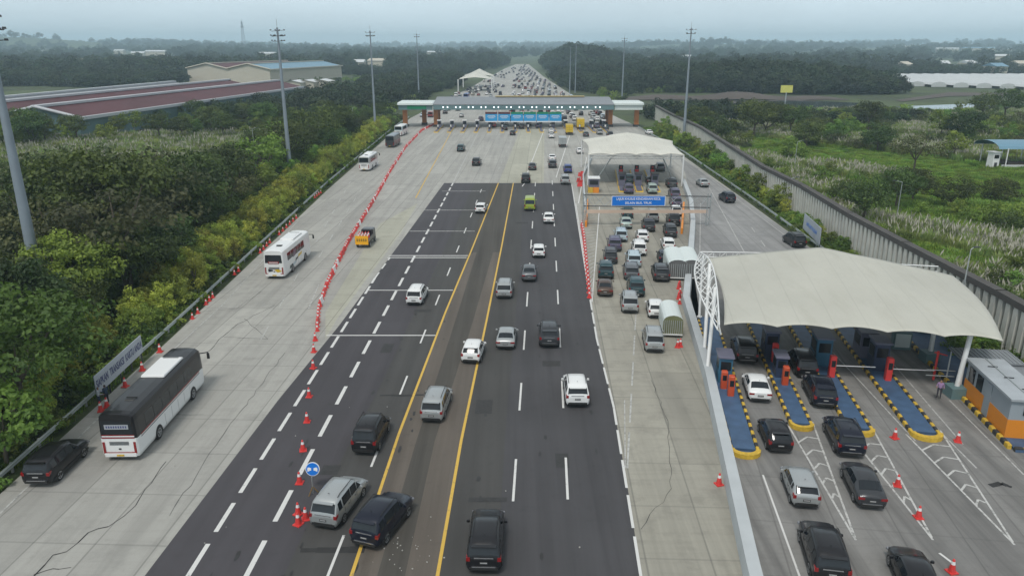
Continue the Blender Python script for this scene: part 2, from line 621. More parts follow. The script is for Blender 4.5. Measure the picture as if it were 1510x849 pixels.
# left carriageway
for a, c in ((P(0, 757), P(150, 612)), (P(150, 612), P(330, 448)), (P(330, 448), P(440, 325))):
    strip(mk, a, c, 0.13, Z, M_line_faint)
dashes(mk, P(455, 455), P(470, 420), 10, 0.1, 0.14, M_line_faint)
dashes(mk, P(385, 500), P(520, 262), 3.5, 6, 0.14, M_line_faint)
dashes(mk, P(470, 380), P(560, 235), 3.5, 6, 0.14, M_line_faint)
for a, c in ((P(613, 292), P(665, 195)), (P(770, 275), P(780, 262)), (P(775, 262), P(803, 190)), (P(820, 262), P(840, 200)), (P(865, 232), P(853, 300))):
    strip(mk, a, c, 0.2, Z, M_line if a.x > -5 else M_line_y)
dashes(mk, P(640, 235), P(690, 195), 3.5, 6, 0.14, M_line_faint)
dashes(mk, P(735, 250), P(760, 195), 3.5, 6, 0.14, M_line_faint)
# side road on the right
dashes(mk, P(1042, 270), P(1102, 380), 40, 0.1, 0.13, M_line_faint)
dashes(mk, P(1108, 335), P(1140, 380), 3.5, 5, 0.13, M_line_faint)
strip(mk, P(1030, 250), P(1190, 372), 0.12, Z, M_line_faint)
strip(mk, P(1033, 300), P(1032, 372), 0.12, Z, M_line_faint)
# slip road lane edges and chevrons
HS = R(8.5)
SD = Vector((math.sin(HS), math.cos(HS), 0))
SN = Vector((SD.y, -SD.x, 0))
strip(mk, P(1125, 700), P(1180, 852), 0.12, Z, M_line)
for tip, l, r_ in ((P(1262, 796), P(1163, 628), P(1198, 622)), (P(1376, 796), P(1252, 640), P(1287, 632)), (P(1496, 803), P(1336, 640), P(1386, 634))):
    strip(mk, l, tip, 0.13, Z, M_line_worn)
    strip(mk, r_, tip - (tip - r_).normalized() * .25, 0.13, Z + .006, M_line_worn)
    for k in range(5):
        t = 0.18 + k * 0.13
        a, c = l.lerp(tip, t), r_.lerp(tip, t)
        mid = (a + c) / 2 + SD * 0.55
        if (c - a).length > 0.5:
            strip(mk, a, mid, 0.14, Z + 0.002, M_line_worn)
            strip(mk, c, mid, 0.14, Z + 0.004, M_line_worn)
strip(mk, P(1405, 830), P(1385, 815), 0.15, Z, M_line)
for px, py, qx, qy in ((1290, 505, 1420, 655), (1400, 590, 1510, 700), (1210, 500, 1350, 650), (1350, 600, 1440, 690)):
    strip(mk, P(px, py), P(qx, qy), 0.11, Z, M_line_faint)
tag(mk.build('road_markings'), None, None, None, 'structure')

# cracks and sealed cuts in the slabs
ck = MB()


def crack(pts, w=0.06, seed=1, m=M_seam):
    rr = random.Random(seed)
    pp = [pts[0]]
    for a, c in zip(pts[:-1], pts[1:]):
        n = max(2, int((c - a).length / 0.8))
        for i in range(1, n + 1):
            q = a.lerp(c, i / n)
            if i < n:
                q = q + Vector((rr.uniform(-.12, .12), rr.uniform(-.12, .12), 0))
            pp.append(q)
    for a, c in zip(pp[:-1], pp[1:]):
        strip(ck, a, c, w * rr.uniform(0.6, 1.3), 0.0135, m)


crack([P(160, 776), P(130, 785), P(98, 813), P(78, 818), P(50, 849), P(35, 880)], 0.07, 1)
crack([P(50, 847), P(78, 838), P(105, 836)], 0.05, 2)
crack([P(245, 680), P(200, 745), P(160, 776)], 0.04, 3)
crack([P(300, 611), P(250, 610)], 0.04, 4)
crack([P(405, 450), P(350, 478), P(330, 495), P(305, 520)], 0.05, 5)
crack([P(360, 470), P(395, 500), P(330, 497)], 0.04, 6)
crack([P(385, 430), P(350, 455), P(290, 460)], 0.035, 7)
crack([P(250, 760), P(330, 640), P(420, 520)], 0.03, 8)
crack([P(945, 780), P(990, 720), P(985, 620), P(960, 560)], 0.03, 9)
crack([P(1460, 716), P(1476, 712), P(1492, 718)], 0.35, 10)
crack([P(443, 811), P(538, 810)], 0.5, 11)
crack([P(560, 583), P(625, 582)], 0.25, 12)
for a, c in ((P(228, 849), P(470, 470)),):
    pass
pr_ = random.Random(8)
M_oil = plain('oil_stain', (0.028, 0.028, 0.028), .7, var=.4, scale=2)
M_patch = plain('asphalt_patch', (0.036, 0.036, 0.036), .85, var=.4, scale=3)
for k in range(150):
    y = 18 + 125 * pr_.random() ** 1.3
    x = pr_.choice((-16.1, -12.6, -9.0, -2.8, .8, 4.4)) + y * .04 * .98 - .6 + pr_.gauss(0, .25)
    rx, ry = pr_.uniform(.04, .16), pr_.uniform(.08, .5)
    n = 9
    a0 = pr_.random()
    ck.poly([(x + rx * math.cos(a0 + i * 6.283 / n) * pr_.uniform(.7, 1.2), y + ry * math.sin(a0 + i * 6.283 / n) * pr_.uniform(.7, 1.2), .0145 + k * 1e-5) for i in range(n)], M_oil)
for (px, py, w_, h_) in ((700, 610, 1.3, 2.4), (800, 540, 1.6, 1.2), (690, 740, 2.4, .5), (560, 520, 1.0, 2.2), (820, 690, .9, 1.9), (610, 460, 1.8, .8), (760, 330, 2, 1.2), (470, 700, 1.2, 1.2)):
    p = P(px, py)
    ck.poly([(p.x, p.y, .0142), (p.x + w_, p.y + .02, .0142), (p.x + w_ + .05, p.y + h_, .0142), (p.x + .04, p.y + h_, .0142)], M_patch)
tag(ck.build('road_cracks'), None, None, None, 'structure')

# small rubble and dust on the worn median
db = MB()
dr = random.Random(3)
for k in range(46):
    p = P(dr.gauss(590, 22), dr.gauss(810, 25)) if k < 34 else P(dr.uniform(100, 900), dr.uniform(500, 849))
    q_ = dr.uniform(.02, .075)
    db.box((p.x, p.y, .02 + q_ * .3), (q_, q_ * dr.uniform(.6, 1.4), q_ * .6), plain('rubble_pale', (0.42, 0.41, 0.38), .9), dr.uniform(0, 3))
tag(db.build('rubble'), 'pale crumbs of rubble lying on the worn median pavement', None, None, 'stuff')

# ---------------------------------------------------------------- foliage
def leaf_mat(name, dark, light, hue=0.0):
    g = NG(name)
    at = g.n.new('ShaderNodeAttribute')
    at.attribute_name = 'tone'
    oi = g.n.new('ShaderNodeObjectInfo')
    f = g.ramp(at.outputs['Fac'], 0, 1)
    c = g.mix(f, dark, light)
    k = g.n.new('ShaderNodeHueSaturation')
    g.l.new(c, k.inputs['Color'])
    g.l.new(g.ramp(oi.outputs['Random'], 0, 1, 0.465, 0.525), k.inputs['Hue'])
    g.l.new(g.ramp(g.math('FRACT', g.math('MULTIPLY', oi.outputs['Random'], 7.31)), 0, 1, 0.6, 1.5), k.inputs['Value'])
    g.b.inputs['Roughness'].default_value = 0.6
    g.l.new(k.outputs[0], g.b.inputs['Base Color'])
    tr = g.n.new('ShaderNodeBsdfTranslucent')
    g.l.new(k.outputs[0], tr.inputs[0])
    mx = g.n.new('ShaderNodeMixShader')
    mx.inputs[0].default_value = 0.35
    out = [q for q in g.n if q.type == 'OUTPUT_MATERIAL'][0]
    g.l.new(g.b.outputs[0], mx.inputs[1])
    g.l.new(tr.outputs[0], mx.inputs[2])
    g.l.new(mx.outputs[0], out.inputs[0])
    return g.m


M_leaf = leaf_mat('leaves_dark', (0.018, 0.036, 0.008), (0.10, 0.155, 0.03))
M_leaf_y = leaf_mat('leaves_yellow', (0.15, 0.20, 0.025), (0.42, 0.48, 0.08))
M_leaf_m = leaf_mat('leaves_mid', (0.07, 0.13, 0.018), (0.22, 0.33, 0.05))
M_leaf_o = leaf_mat('leaves_olive', (0.045, 0.06, 0.02), (0.12, 0.145, 0.05))
M_far = leaf_mat('leaves_far', (0.012, 0.026, 0.012), (0.042, 0.070, 0.024))
M_reed = leaf_mat('reed_blades', (0.10, 0.16, 0.035), (0.30, 0.38, 0.12))
M_grass = leaf_mat('grass_blades', (0.08, 0.16, 0.018), (0.24, 0.38, 0.06))
M_plume = plain('reed_plume', (0.42, 0.41, 0.34), 0.9)
M_bark = plain('bark', (0.09, 0.075, 0.055), 0.9, var=0.3, scale=4)


def with_tone(b, tones, name):
    me = b.mesh(name)
    at = me.attributes.new('tone', 'FLOAT', 'FACE')
    at.data.foreach_set('value', tones)
    return me


def leafy(name, seed, rx, rz, z0, nclump, nleaf, leaf, m, flat=0.5, spread=1.0, clump_r=0.34):
    """crown: leaf clumps spread through an uneven volume, every leaf a bent quad"""
    rr = random.Random(seed)
    b, tones = MB(), []
    lobes = [(rr.uniform(0, 6.28), rr.uniform(0.7, 1.15)) for _ in range(4)]
    for c in range(nclump):
        while True:
            x, y, z = rr.uniform(-1, 1), rr.uniform(-1, 1), rr.uniform(-0.75, 1)
            d = x * x + y * y + z * z
            if 0.2 < d < 1:
                break
        a = math.atan2(y, x)
        k = 1.0 + 0.22 * sum(math.cos(a - l) * w for l, w in lobes) / 2
        cx, cy, cz = x * rx * k * spread, y * rx * k * spread, z0 + rz + z * rz * rr.uniform(0.85, 1.15)
        cr = rx * clump_r * rr.uniform(0.6, 1.25)
        ct = rr.random()
        for i in range(nleaf):
            u = Vector((rr.gauss(0, 1), rr.gauss(0, 1), rr.gauss(0, 1)))
            u.normalize()
            q = Vector((cx, cy, cz)) + Vector((u.x * cr, u.y * cr, u.z * cr * flat)) * rr.uniform(0.45, 1.05)
            n = (u + Vector((rr.uniform(-.8, .8), rr.uniform(-.8, .8), rr.uniform(-.2, 1.1)))).normalized()
            t = n.orthogonal().normalized()
            t = Matrix.Rotation(rr.uniform(0, 6.28), 3, n) @ t
            w = n.cross(t)
            s = leaf * rr.uniform(0.6, 1.3)
            b.poly([q - t * s * .5, q + w * s * .32 + n * s * .1, q + t * s * .5, q - w * s * .32 + n * s * .06], m)
            tones.append(min(1, max(0, ct * 0.65 + rr.random() * 0.35)))
    return with_tone(b, tones, name)


def trunk_mesh(seed, h, r, rx):
    rr = random.Random(seed)
    b = MB()
    p = Vector((0, 0, -0.2))
    q = Vector((rr.uniform(-.2, .2), rr.uniform(-.2, .2), h * 0.55))
    b.tube(p, q, r, M_bark, 7, r * 0.7, False)
    for i in range(6):
        a = i * 1.05 + rr.uniform(-.3, .3)
        e = Vector((math.cos(a) * rx * rr.uniform(.4, .75), math.sin(a) * rx * rr.uniform(.4, .75), h * rr.uniform(.85, 1.25)))
        mid = q.lerp(e, 0.5) + Vector((0, 0, -0.25))
        b.tube(q, mid, r * .5, M_bark, 5, r * .34, False)
        b.tube(mid, e, r * .34, M_bark, 5, r * .1, False)
    return b.mesh('trunk')


TREES = {}
for i in range(3):
    TREES['dark%d' % i] = (leafy('crown', 20 + i, 3.6, 2.1, 3.0, 52, 62, 0.34, M_leaf, 0.5), trunk_mesh(i, 5.0, .22, 3.2))
    TREES['big%d' % i] = (leafy('crown', 130 + i, 3.6, 2.2, 3.0, 70, 105, 0.27, M_leaf if i else M_leaf_m, 0.55, 1.0, 0.27), trunk_mesh(50 + i, 5.0, .22, 3.2))
    TREES['olive%d' % i] = (leafy('crown', 40 + i, 4.4, 1.7, 4.0, 46, 34, 0.36, M_leaf_o, 0.4), trunk_mesh(10 + i, 6.2, .2, 4.4))
    TREES['mid%d' % i] = (leafy('crown', 60 + i, 2.5, 1.9, 1.6, 34, 50, 0.36, M_leaf_m, 0.6), trunk_mesh(20 + i, 3.6, .14, 2.2))
    TREES['bamboo%d' % i] = (leafy('crown', 80 + i, 1.35, 2.2, 0.2, 40, 50, 0.22, M_leaf_y, 0.9, 1.0, 0.36), trunk_mesh(30 + i, 3.6, .06, 1.0))

CROWN_LABEL = {}


def tree(kind, x, y, s, label, group=None, z=0.0, sz=None, rot=None):
    cm, tm = TREES[kind]
    k = kind.rstrip('0123456789')
    name = {'dark': 'broadleaf_tree', 'olive': 'spreading_tree', 'mid': 'leafy_bush', 'bamboo': 'roadside_shrub', 'big': 'broadleaf_tree'}[k]
    t = thing(name, label, 'tree' if k in ('dark', 'olive', 'big') else 'shrub', (x, y, z - 0.2), rnd.uniform(0, 6.28) if rot is None else rot, group)
    t.scale = (s, s, sz or s)
    inst('crown', cm, t)
    inst('trunk', tm, t)
    return t


def scatter(name, pts, meshes, label):
    """one object of uncountable growth: points that carry clumps through geometry nodes"""
    protos = bpy.data.collections.new(name + '_forms')
    for i, me in enumerate(meshes):
        o = bpy.data.objects.new('%s_form' % name, me)
        protos.objects.link(o)
    me = bpy.data.meshes.new(name)
    me.from_pydata([p[:3] for p in pts], [], [])
    me.attributes.new('scl', 'FLOAT', 'POINT').data.foreach_set('value', [p[3] for p in pts])
    me.attributes.new('rot', 'FLOAT', 'POINT').data.foreach_set('value', [rnd.uniform(0, 6.28) for p in pts])
    me.attributes.new('pick', 'INT', 'POINT').data.foreach_set('value', [rnd.randrange(len(meshes)) for p in pts])
    o = bpy.data.objects.new(name, me)
    col.objects.link(o)
    ng = bpy.data.node_groups.new(name, 'GeometryNodeTree')
    ng.interface.new_socket('Geometry', in_out='INPUT', socket_type='NodeSocketGeometry')
    ng.interface.new_socket('Geometry', in_out='OUTPUT', socket_type='NodeSocketGeometry')
    n, l = ng.nodes, ng.links
    gi, go = n.new('NodeGroupInput'), n.new('NodeGroupOutput')
    ip = n.new('GeometryNodeInstanceOnPoints')
    ci = n.new('GeometryNodeCollectionInfo')
    ci.inputs['Collection'].default_value = protos
    ci.inputs['Separate Children'].default_value = True
    ci.inputs['Reset Children'].default_value = True

    def attr(nm, ty):
        k = n.new('GeometryNodeInputNamedAttribute')
        k.data_type = ty
        k.inputs['Name'].default_value = nm
        return [q for q in k.outputs if q.enabled and q.name == 'Attribute'][0]
    cx = n.new('ShaderNodeCombineXYZ')
    l.new(attr('rot', 'FLOAT'), cx.inputs[2])
    e2r = n.new('FunctionNodeEulerToRotation')
    l.new(cx.outputs[0], e2r.inputs[0])
    l.new(gi.outputs[0], ip.inputs['Points'])
    l.new(ci.outputs[0], ip.inputs['Instance'])
    ip.inputs['Pick Instance'].default_value = True
    l.new(attr('pick', 'INT'), ip.inputs['Instance Index'])
    l.new(e2r.outputs[0], ip.inputs['Rotation'])
    l.new(attr('scl', 'FLOAT'), ip.inputs['Scale'])
    l.new(ip.outputs[0], go.inputs[0])
    md = o.modifiers.new('scatter', 'NODES')
    md.node_group = ng
    return tag(o, label, None, None, 'stuff')


def reed_mesh(seed, n, h, plumes, m, r=0.9, w=0.07):
    rr = random.Random(seed)
    b, tones = MB(), []
    for i in range(n):
        a, d = rr.uniform(0, 6.28), r * math.sqrt(rr.random())
        p = Vector((math.cos(a) * d, math.sin(a) * d, 0))
        o = Vector((math.cos(a), math.sin(a), 0)) * rr.uniform(.1, .55) * h * .6
        hh = h * rr.uniform(.6, 1.05)
        sd = Vector((-math.sin(a), math.cos(a), 0)) * w
        m1 = p + o * .35 + Vector((0, 0, hh * .65))
        t = p + o + Vector((0, 0, hh))
        tn = rr.random()
        b.poly([p - sd, p + sd, m1 + sd * .8, m1 - sd * .8], m)
        b.poly([m1 - sd * .8, m1 + sd * .8, t], m)
        tones += [tn, min(1, tn + .15)]
    for i in range(plumes):
        a, d = rr.uniform(0, 6.28), r * math.sqrt(rr.random())
        p = Vector((math.cos(a) * d, math.sin(a) * d, h * .85))
        t = p + Vector((rr.uniform(-.35, .35), rr.uniform(-.35, .35), rr.uniform(.5, .95)))
        sd = Vector((.1, 0, 0))
        for ax in (Vector((.09, 0, 0)), Vector((0, .09, 0))):
            b.poly([p - ax * .4, p + ax * .4, p.lerp(t, .5) + ax, t, p.lerp(t, .5) - ax], M_plume)
            tones.append(.5)
    return with_tone(b, tones, 'reed_clump')


REEDS = [reed_mesh(s, 120, 2.0, 1, M_reed, 1.1, 0.05) for s in range(3)]
REEDS_P = [reed_mesh(s + 5, 110, 2.1, 6, M_reed, 1.2, 0.05) for s in range(3)]
GRASS = [reed_mesh(s + 9, 130, 0.65, 0, M_grass, 1.3, 0.045) for s in range(3)]
SHRUB_D = [leafy('shrub', 100 + i, 1.5, 0.95, 0.0, 22, 24, 0.34, M_leaf, 0.7) for i in range(3)]
SHRUB_M = [leafy('shrub', 110 + i, 1.5, 0.95, 0.0, 22, 24, 0.34, M_leaf_m, 0.7) for i in range(3)]
SHRUB_O = [leafy('shrub', 115 + i, 1.6, 0.8, 0.0, 20, 22, 0.3, M_leaf_o, 0.7) for i in range(2)]
FARS = [leafy('far_crown', 120 + i, 5.0, 3.4, 0.5, 24, 34, 0.95, M_far, 0.75) for i in range(4)]

# ---------------------------------------------------------------- common object materials
M_steel = plain('galvanised_steel', (0.42, 0.45, 0.45), 0.45, 0.5, var=0.15, scale=1.5)
M_steel_g = plain('guard_rail_steel', (0.34, 0.38, 0.36), 0.5, 0.3, var=0.25, scale=0.8)
M_pole = plain('pole_grey', (0.24, 0.28, 0.32), 0.6, 0.2, var=0.2, scale=0.7)
M_white = plain('white_paint', (0.72, 0.73, 0.72), 0.5, var=0.08, scale=1.2)


def membrane(name, c, rot, period):
    g = NG(name)
    v = g.mapping(rot)
    cc = g.mix(g.ramp(g.noise(v, 0.12, 4), .35, .65), tuple(k * .93 for k in c), tuple(k * 1.05 for k in c))
    cc = g.mix(g.ramp(g.noise(g.mapping(rot, (.8, .12, 1)), 1.0, 6, .7), .5, .75, 0, .28), cc, (c[0] * .6, c[1] * .58, c[2] * .5))
    cc = g.mix(g.math('MULTIPLY', joints(g, v, 0, period, .05), .3), cc, tuple(k * .6 for k in c))
    m = g.done(cc, .65)
    g.b.inputs['Subsurface Weight'].default_value = 0.0
    return m


M_memb = membrane('canopy_membrane', (0.47, 0.465, 0.405), R(9), 2.6)
M_memb_l = membrane('canopy_membrane_pale', (0.60, 0.59, 0.52), R(1), 2.4)
M_dark = plain('dark_grey', (0.04, 0.042, 0.045), 0.6)
M_black = plain('black_rubber', (0.02, 0.02, 0.02), 0.75)
M_bluef = plain('island_blue', (0.055, 0.105, 0.19), 0.6, var=0.5, scale=1.1)
M_yel = plain('kerb_yellow', (0.58, 0.38, 0.04), 0.6, var=0.5, scale=4)
M_blk = plain('kerb_black', (0.035, 0.035, 0.035), 0.7, var=0.3, scale=3)
M_org = plain('orange_paint', (0.72, 0.25, 0.02), 0.5, var=0.1, scale=1)
M_org_c = plain('column_orange', (0.45, 0.17, 0.05), 0.6, var=0.2, scale=0.6)
M_red = plain('red_plastic', (0.62, 0.045, 0.04), 0.45, var=0.12, scale=2)
M_redor = plain('red_orange_paint', (0.52, 0.075, 0.025), 0.45)
M_cwhite = plain('cone_white', (0.75, 0.75, 0.75), 0.5)
M_navy = plain('booth_navy', (0.03, 0.045, 0.09), 0.4)
M_teal = plain('booth_teal', (0.03, 0.12, 0.2), 0.4)
M_purple = plain('booth_grey', (0.13, 0.13, 0.18), 0.45)
M_sblue = plain('sign_blue', (0.0, 0.16, 0.62), 0.4)
M_lblue = plain('banner_blue', (0.02, 0.30, 0.62), 0.5)
M_greens = plain('sign_green', (0.0, 0.20, 0.09), 0.5)
M_greyroof = plain('roof_grey', (0.20, 0.215, 0.23), 0.5, var=0.15, scale=0.25)
M_fasc = plain('fascia_grey_green', (0.12, 0.20, 0.21), 0.5, var=0.1, scale=0.3)
M_fasc_l = plain('fascia_pale', (0.62, 0.68, 0.66), 0.45, var=0.06, scale=0.3)
M_glass = plain('dark_glass', (0.012, 0.016, 0.02), 0.08)
M_led = plain('lane_light', (0.9, 0.95, 1.0), 0.4, emit=1.2)
M_wall = plain('panel_wall', (0.56, 0.56, 0.51), 0.85, var=0.3, scale=0.5)
M_wallcap = plain('wall_cap_dark', (0.075, 0.07, 0.065), 0.9, var=0.35, scale=0.6)
M_jersey = plain('barrier_concrete', (0.44, 0.47, 0.48), 0.8, var=0.16, scale=0.6)
M_cream = plain('cream_wall', (0.50, 0.46, 0.38), 0.85, var=0.12, scale=0.05)
M_roofblue = plain('roof_blue', (0.14, 0.27, 0.36), 0.5, var=0.15, scale=0.05)
M_roofred = plain('roof_red_brown', (0.085, 0.025, 0.03), 0.7, var=0.45, scale=0.06)
M_roofwhite = plain('roof_white', (0.60, 0.62, 0.62), 0.5, var=0.1, scale=0.05)
M_water = plain('water', (0.05, 0.07, 0.075), 0.08)
M_earth = plain('earth', (0.085, 0.07, 0.06), 0.95, var=0.35, scale=0.08)
M_pale_sheet = plain('greenhouse_sheet', (0.50, 0.52, 0.52), 0.6, var=0.15, scale=0.03)


def text_obj(name, body, size, m, parent, loc, rot, sx=1.0, fit=None):
    cu = bpy.data.curves.new(name, 'FONT')
    cu.body = body
    cu.size = size
    cu.align_x = 'CENTER'
    cu.align_y = 'CENTER'
    cu.offset = size * 0.018
    cu.extrude = 0.004
    tmp = bpy.data.objects.new(name, cu)
    col.objects.link(tmp)
    dg = bpy.context.evaluated_depsgraph_get()
    me = bpy.data.meshes.new_from_object(tmp.evaluated_get(dg))
    bpy.data.objects.remove(tmp)
    if fit:
        xs = [v.co.x for v in me.vertices]
        sx = fit / (max(xs) - min(xs))
    me.materials.clear()
    me.materials.append(m)
    o = bpy.data.objects.new(name, me)
    col.objects.link(o)
    o.location = loc
    o.rotation_euler = rot
    o.scale = (sx, 1, 1)
    o.parent = parent
    return o


# ---------------------------------------------------------------- guard rails
def guard_rail(name, label, pts, step=4.0, h=0.75):
    t = thing(name, label, 'guard rail', pts[0])
    pl = [p - pts[0] for p in pts]
    b = MB()
    for a, c in zip(pl[:-1], pl[1:]):
        d = (c - a).normalized()
        n = Vector((d.y, -d.x, 0))
        prof = [(0.03, h - .34), (0.09, h - .27), (0.03, h - .17), (0.09, h - .07), (0.03, h)]
        for (o1, z1), (o2, z2) in zip(prof[:-1], prof[1:]):
            b.poly([a + n * o1 + Vector((0, 0, z1)), c + n * o1 + Vector((0, 0, z1)), c + n * o2 + Vector((0, 0, z2)), a + n * o2 + Vector((0, 0, z2))], M_steel_g)
        b.poly([a - n * .04 + Vector((0, 0, h)), a + n * .035 + Vector((0, 0, h + .01)), c + n * .035 + Vector((0, 0, h + .01)), c - n * .04 + Vector((0, 0, h))], M_steel_g)
        b.poly([a - n * .04 + Vector((0, 0, h)), c - n * .04 + Vector((0, 0, h)), c - n * .04 + Vector((0, 0, h - .3)), a - n * .04 + Vector((0, 0, h - .3))], M_steel_g)
    b.build('rail', t)
    pm = MB()
    pm.box((0, 0, h / 2 - .05), (.12, .16, h), M_steel)
    me = pm.mesh('rail_post')
    for p, a in path_pts(pl, step)[:98]:
        d = Vector((-math.sin(a), math.cos(a), 0))
        inst('rail_post', me, t, p - Vector((d.y, -d.x, 0)) * 0.14, a)
    return t


guard_rail('guard_rail', 'long grey steel guard rail along the left edge of the concrete beside the bushes',
           [Vector((-32.6, 18, 0)), P(0, 715), P(250, 490), P(480, 275), P(580, 190), Vector((-40.5, 300, 0))], 3.2)
guard_rail('guard_rail', 'pale steel guard rail along the right side road below the panel wall',
           [Vector((43.5, 262, 0)), P(1010, 228), P(1100, 290), P(1210, 370), Vector((41.9, 84, 0))], 3.2)
guard_rail('guard_rail', 'short steel guard rail beside the orange kiosk at the lower right corner', [Vector((37.9, 45.0, 0)), Vector((38.1, 35, 0))], 2.0)

# concrete barrier between exit lanes and slip road
def ribbon_wall(name, label, cat, pts, prof, m, cap=None):
    """prof: closed (offset, z) outline swept along world points"""
    t0 = pts[0]
    b = MB()
    pl = [p - t0 for p in pts]
    rings = []
    for i, p in enumerate(pl):
        d = (pl[min(i + 1, len(pl) - 1)] - pl[max(i - 1, 0)]).normalized()
        n = Vector((d.y, -d.x, 0))
        rings.append([p + n * o + Vector((0, 0, z)) for o, z in prof])
    k = len(prof)
    for r1, r2 in zip(rings[:-1], rings[1:]):
        for i in range(k):
            j = (i + 1) % k
            b.poly([r1[i], r1[j], r2[j], r2[i]], cap if cap and i in CAPF else m)
    b.poly(rings[0], m)
    b.poly(rings[-1][::-1], m)
    return tag(b.build(name, None, t0), label, cat)


CAPF = ()
ribbon_wall('concrete_barrier', 'long pale concrete barrier between the exit lanes and the slip road toll lanes', 'barrier',
            wall_path, [(-.42, 0), (-.40, .25), (-.30, .85), (.42, .9), (.50, .3), (.52, 0)], M_jersey)
ribbon_wall('concrete_barrier', 'low pale concrete barrier dividing the closed lane from the small canopy lanes', 'barrier',
            [P(866, 322), P(862, 300), P(860, 262), P(872, 236)], [(-.25, 0), (-.15, .8), (.15, .8), (.25, 0)], M_jersey)

# panel wall on the right: pale precast piles under a dark cap beam
wall_pts = [Vector((55.5, 300, 0)), Vector((53.8, 262, 0)), Vector((53.3, 215, 0)), P(1120, 285), Vector((47.6, 122, 0)), Vector((46.0, 100, 0)), Vector((45.6, 84, 0)), Vector((45.4, 66, 0)), Vector((44.6, 52, 0)), Vector((43.5, 36, 0))]
pw = thing('panel_wall', 'tall pale wall of upright precast panels with a dark cap beam on the right', 'wall', wall_pts[0])
bw = MB()
wh = 4.8
for p, a in path_pts([p - wall_pts[0] for p in wall_pts], 1.2):
    bw.box((p.x, p.y, wh / 2), (.5, .66, wh), M_wall, a)
    d = Vector((-math.sin(a), math.cos(a), 0)) * .6
    bw.box((p.x + d.x + .2, p.y + d.y, wh / 2), (.1, .6, wh - .1), M_wallcap, a)
bw.build('panel', pw)
bc = MB()
pl = [p - wall_pts[0] for p in wall_pts]
for a, c in zip(pl[:-1], pl[1:]):
    d = c - a
    bc.box(((a + c) / 2 + Vector((0.15, 0, wh + .3))), (.95, d.length + .2, .6), M_wallcap, math.atan2(-d.x, d.y))
bc.build('cap_beam', pw)


# ---------------------------------------------------------------- light masts
def mast(px, base, h, label, r=0.42, arms=3, lean=0.0, rz=0.0, group='tall light masts beside the toll road'):
    t = thing('light_mast', label, 'light mast', base, rz, group)
    b = MB()
    b.tube((0, 0, 0), (0, 0, h), r, M_pole, 12, r * .4)
    b.tube((0, 0, 0), (0, 0, .5), r * 1.5, M_pole, 12, r * 1.4)
    b.build('pole', t)
    b = MB()
    for k in range(arms):
        z = h - 0.6 - k * 1.0
        b.tube((-1.2, 0, z - .1), (1.3, 0, z + .1), .045, M_dark, 6)
        b.tube((0, -1.3, z), (0, 1.3, z), .045, M_dark, 6)
        for a in range(12):
            a1, a2 = a * math.pi / 6, (a + 1) * math.pi / 6
            if k == 1:
                b.tube((1.3 * math.cos(a1), 1.3 * math.sin(a1), z), (1.3 * math.cos(a2), 1.3 * math.sin(a2), z), .05, M_dark, 5)
    b.tube((0, 0, h), (0, 0, h + 1.6), .03, M_dark, 5)
    b.build('lamp_frame', t)
    lm = MB()
    lm.box((0, 0, 0), (.34, .24, .2), M_dark, 0, .8)
    me = lm.mesh('lamp')
    for k in range(arms):
        z = h - 0.45 - k * 1.0
        for a in range(4 if k != 1 else 6):
            aa = a * 2 * math.pi / (4 if k != 1 else 6) + k * .4
            inst('lamp', me, t, (1.35 * math.cos(aa), 1.35 * math.sin(aa), z), aa)
    return t


mast(0, P(70, 480), 30.0, 'nearest tall grey light mast rising from trees at the far left', .62, 3)
mast(0, P(429, 264), 30.5, 'tall light mast at the left roadside bushes, second of the left row', .5)
mast(0, P(554, 198), 31.5, 'tall light mast just left of the main toll roof, third of the left row', .42, 2)
mast(0, P(618, 147), 33, 'farthest tall light mast of the left row behind the toll roof', .42, 2)
mast(0, P(1008, 206), 32, 'tall light mast on the right behind the small white canopy', .45, 2)
mast(0, P(917, 148), 31, 'light mast beyond the right end of the toll roof', .42, 2)
mast(0, P(848, 137), 28, 'right one of two thin masts close together beyond the toll roof', .35, 1)
mast(0, P(840, 137), 26, 'left one of two thin masts close together beyond the toll roof', .35, 1)


def lamp_post(base, h, label, arm=1.2, side=1):
    t = thing('lamp_post', label, 'lamp post', base)
    b = MB()
    b.tube((0, 0, 0), (0, 0, h), .09, M_steel, 8, .05)
    b.build('pole', t)
    b = MB()
    b.tube((0, 0, h), (side * arm, 0, h + .25), .04, M_steel, 6)
    b.box((side * (arm + .2), 0, h + .24), (.6, .22, .1), M_dark)
    b.build('lamp', t)


lamp_post(P(1320, 334), 7.0, 'thin grey lamp post in the meadow behind the panel wall', 1.0, -1)
lamp_post(P(1171, 252), 6.5, 'thin pale lamp post near the upper part of the panel wall', 1.0, 1)
lamp_post(P(1162, 310), 5.5, 'short grey lamp post in bushes in front of the panel wall', .8, 1)
lamp_post(P(378, 248), 9, 'thin grey lamp post among the left bushes', 1.0, 1)
lamp_post(P(522, 196), 8, 'thin post by the left guard rail near the toll roof', 1.0, 1)
lamp_post(Vector((43.9, 69.0, 0)), 8.5, 'slim white rod rising behind the large canopy on the right', .3, 1)

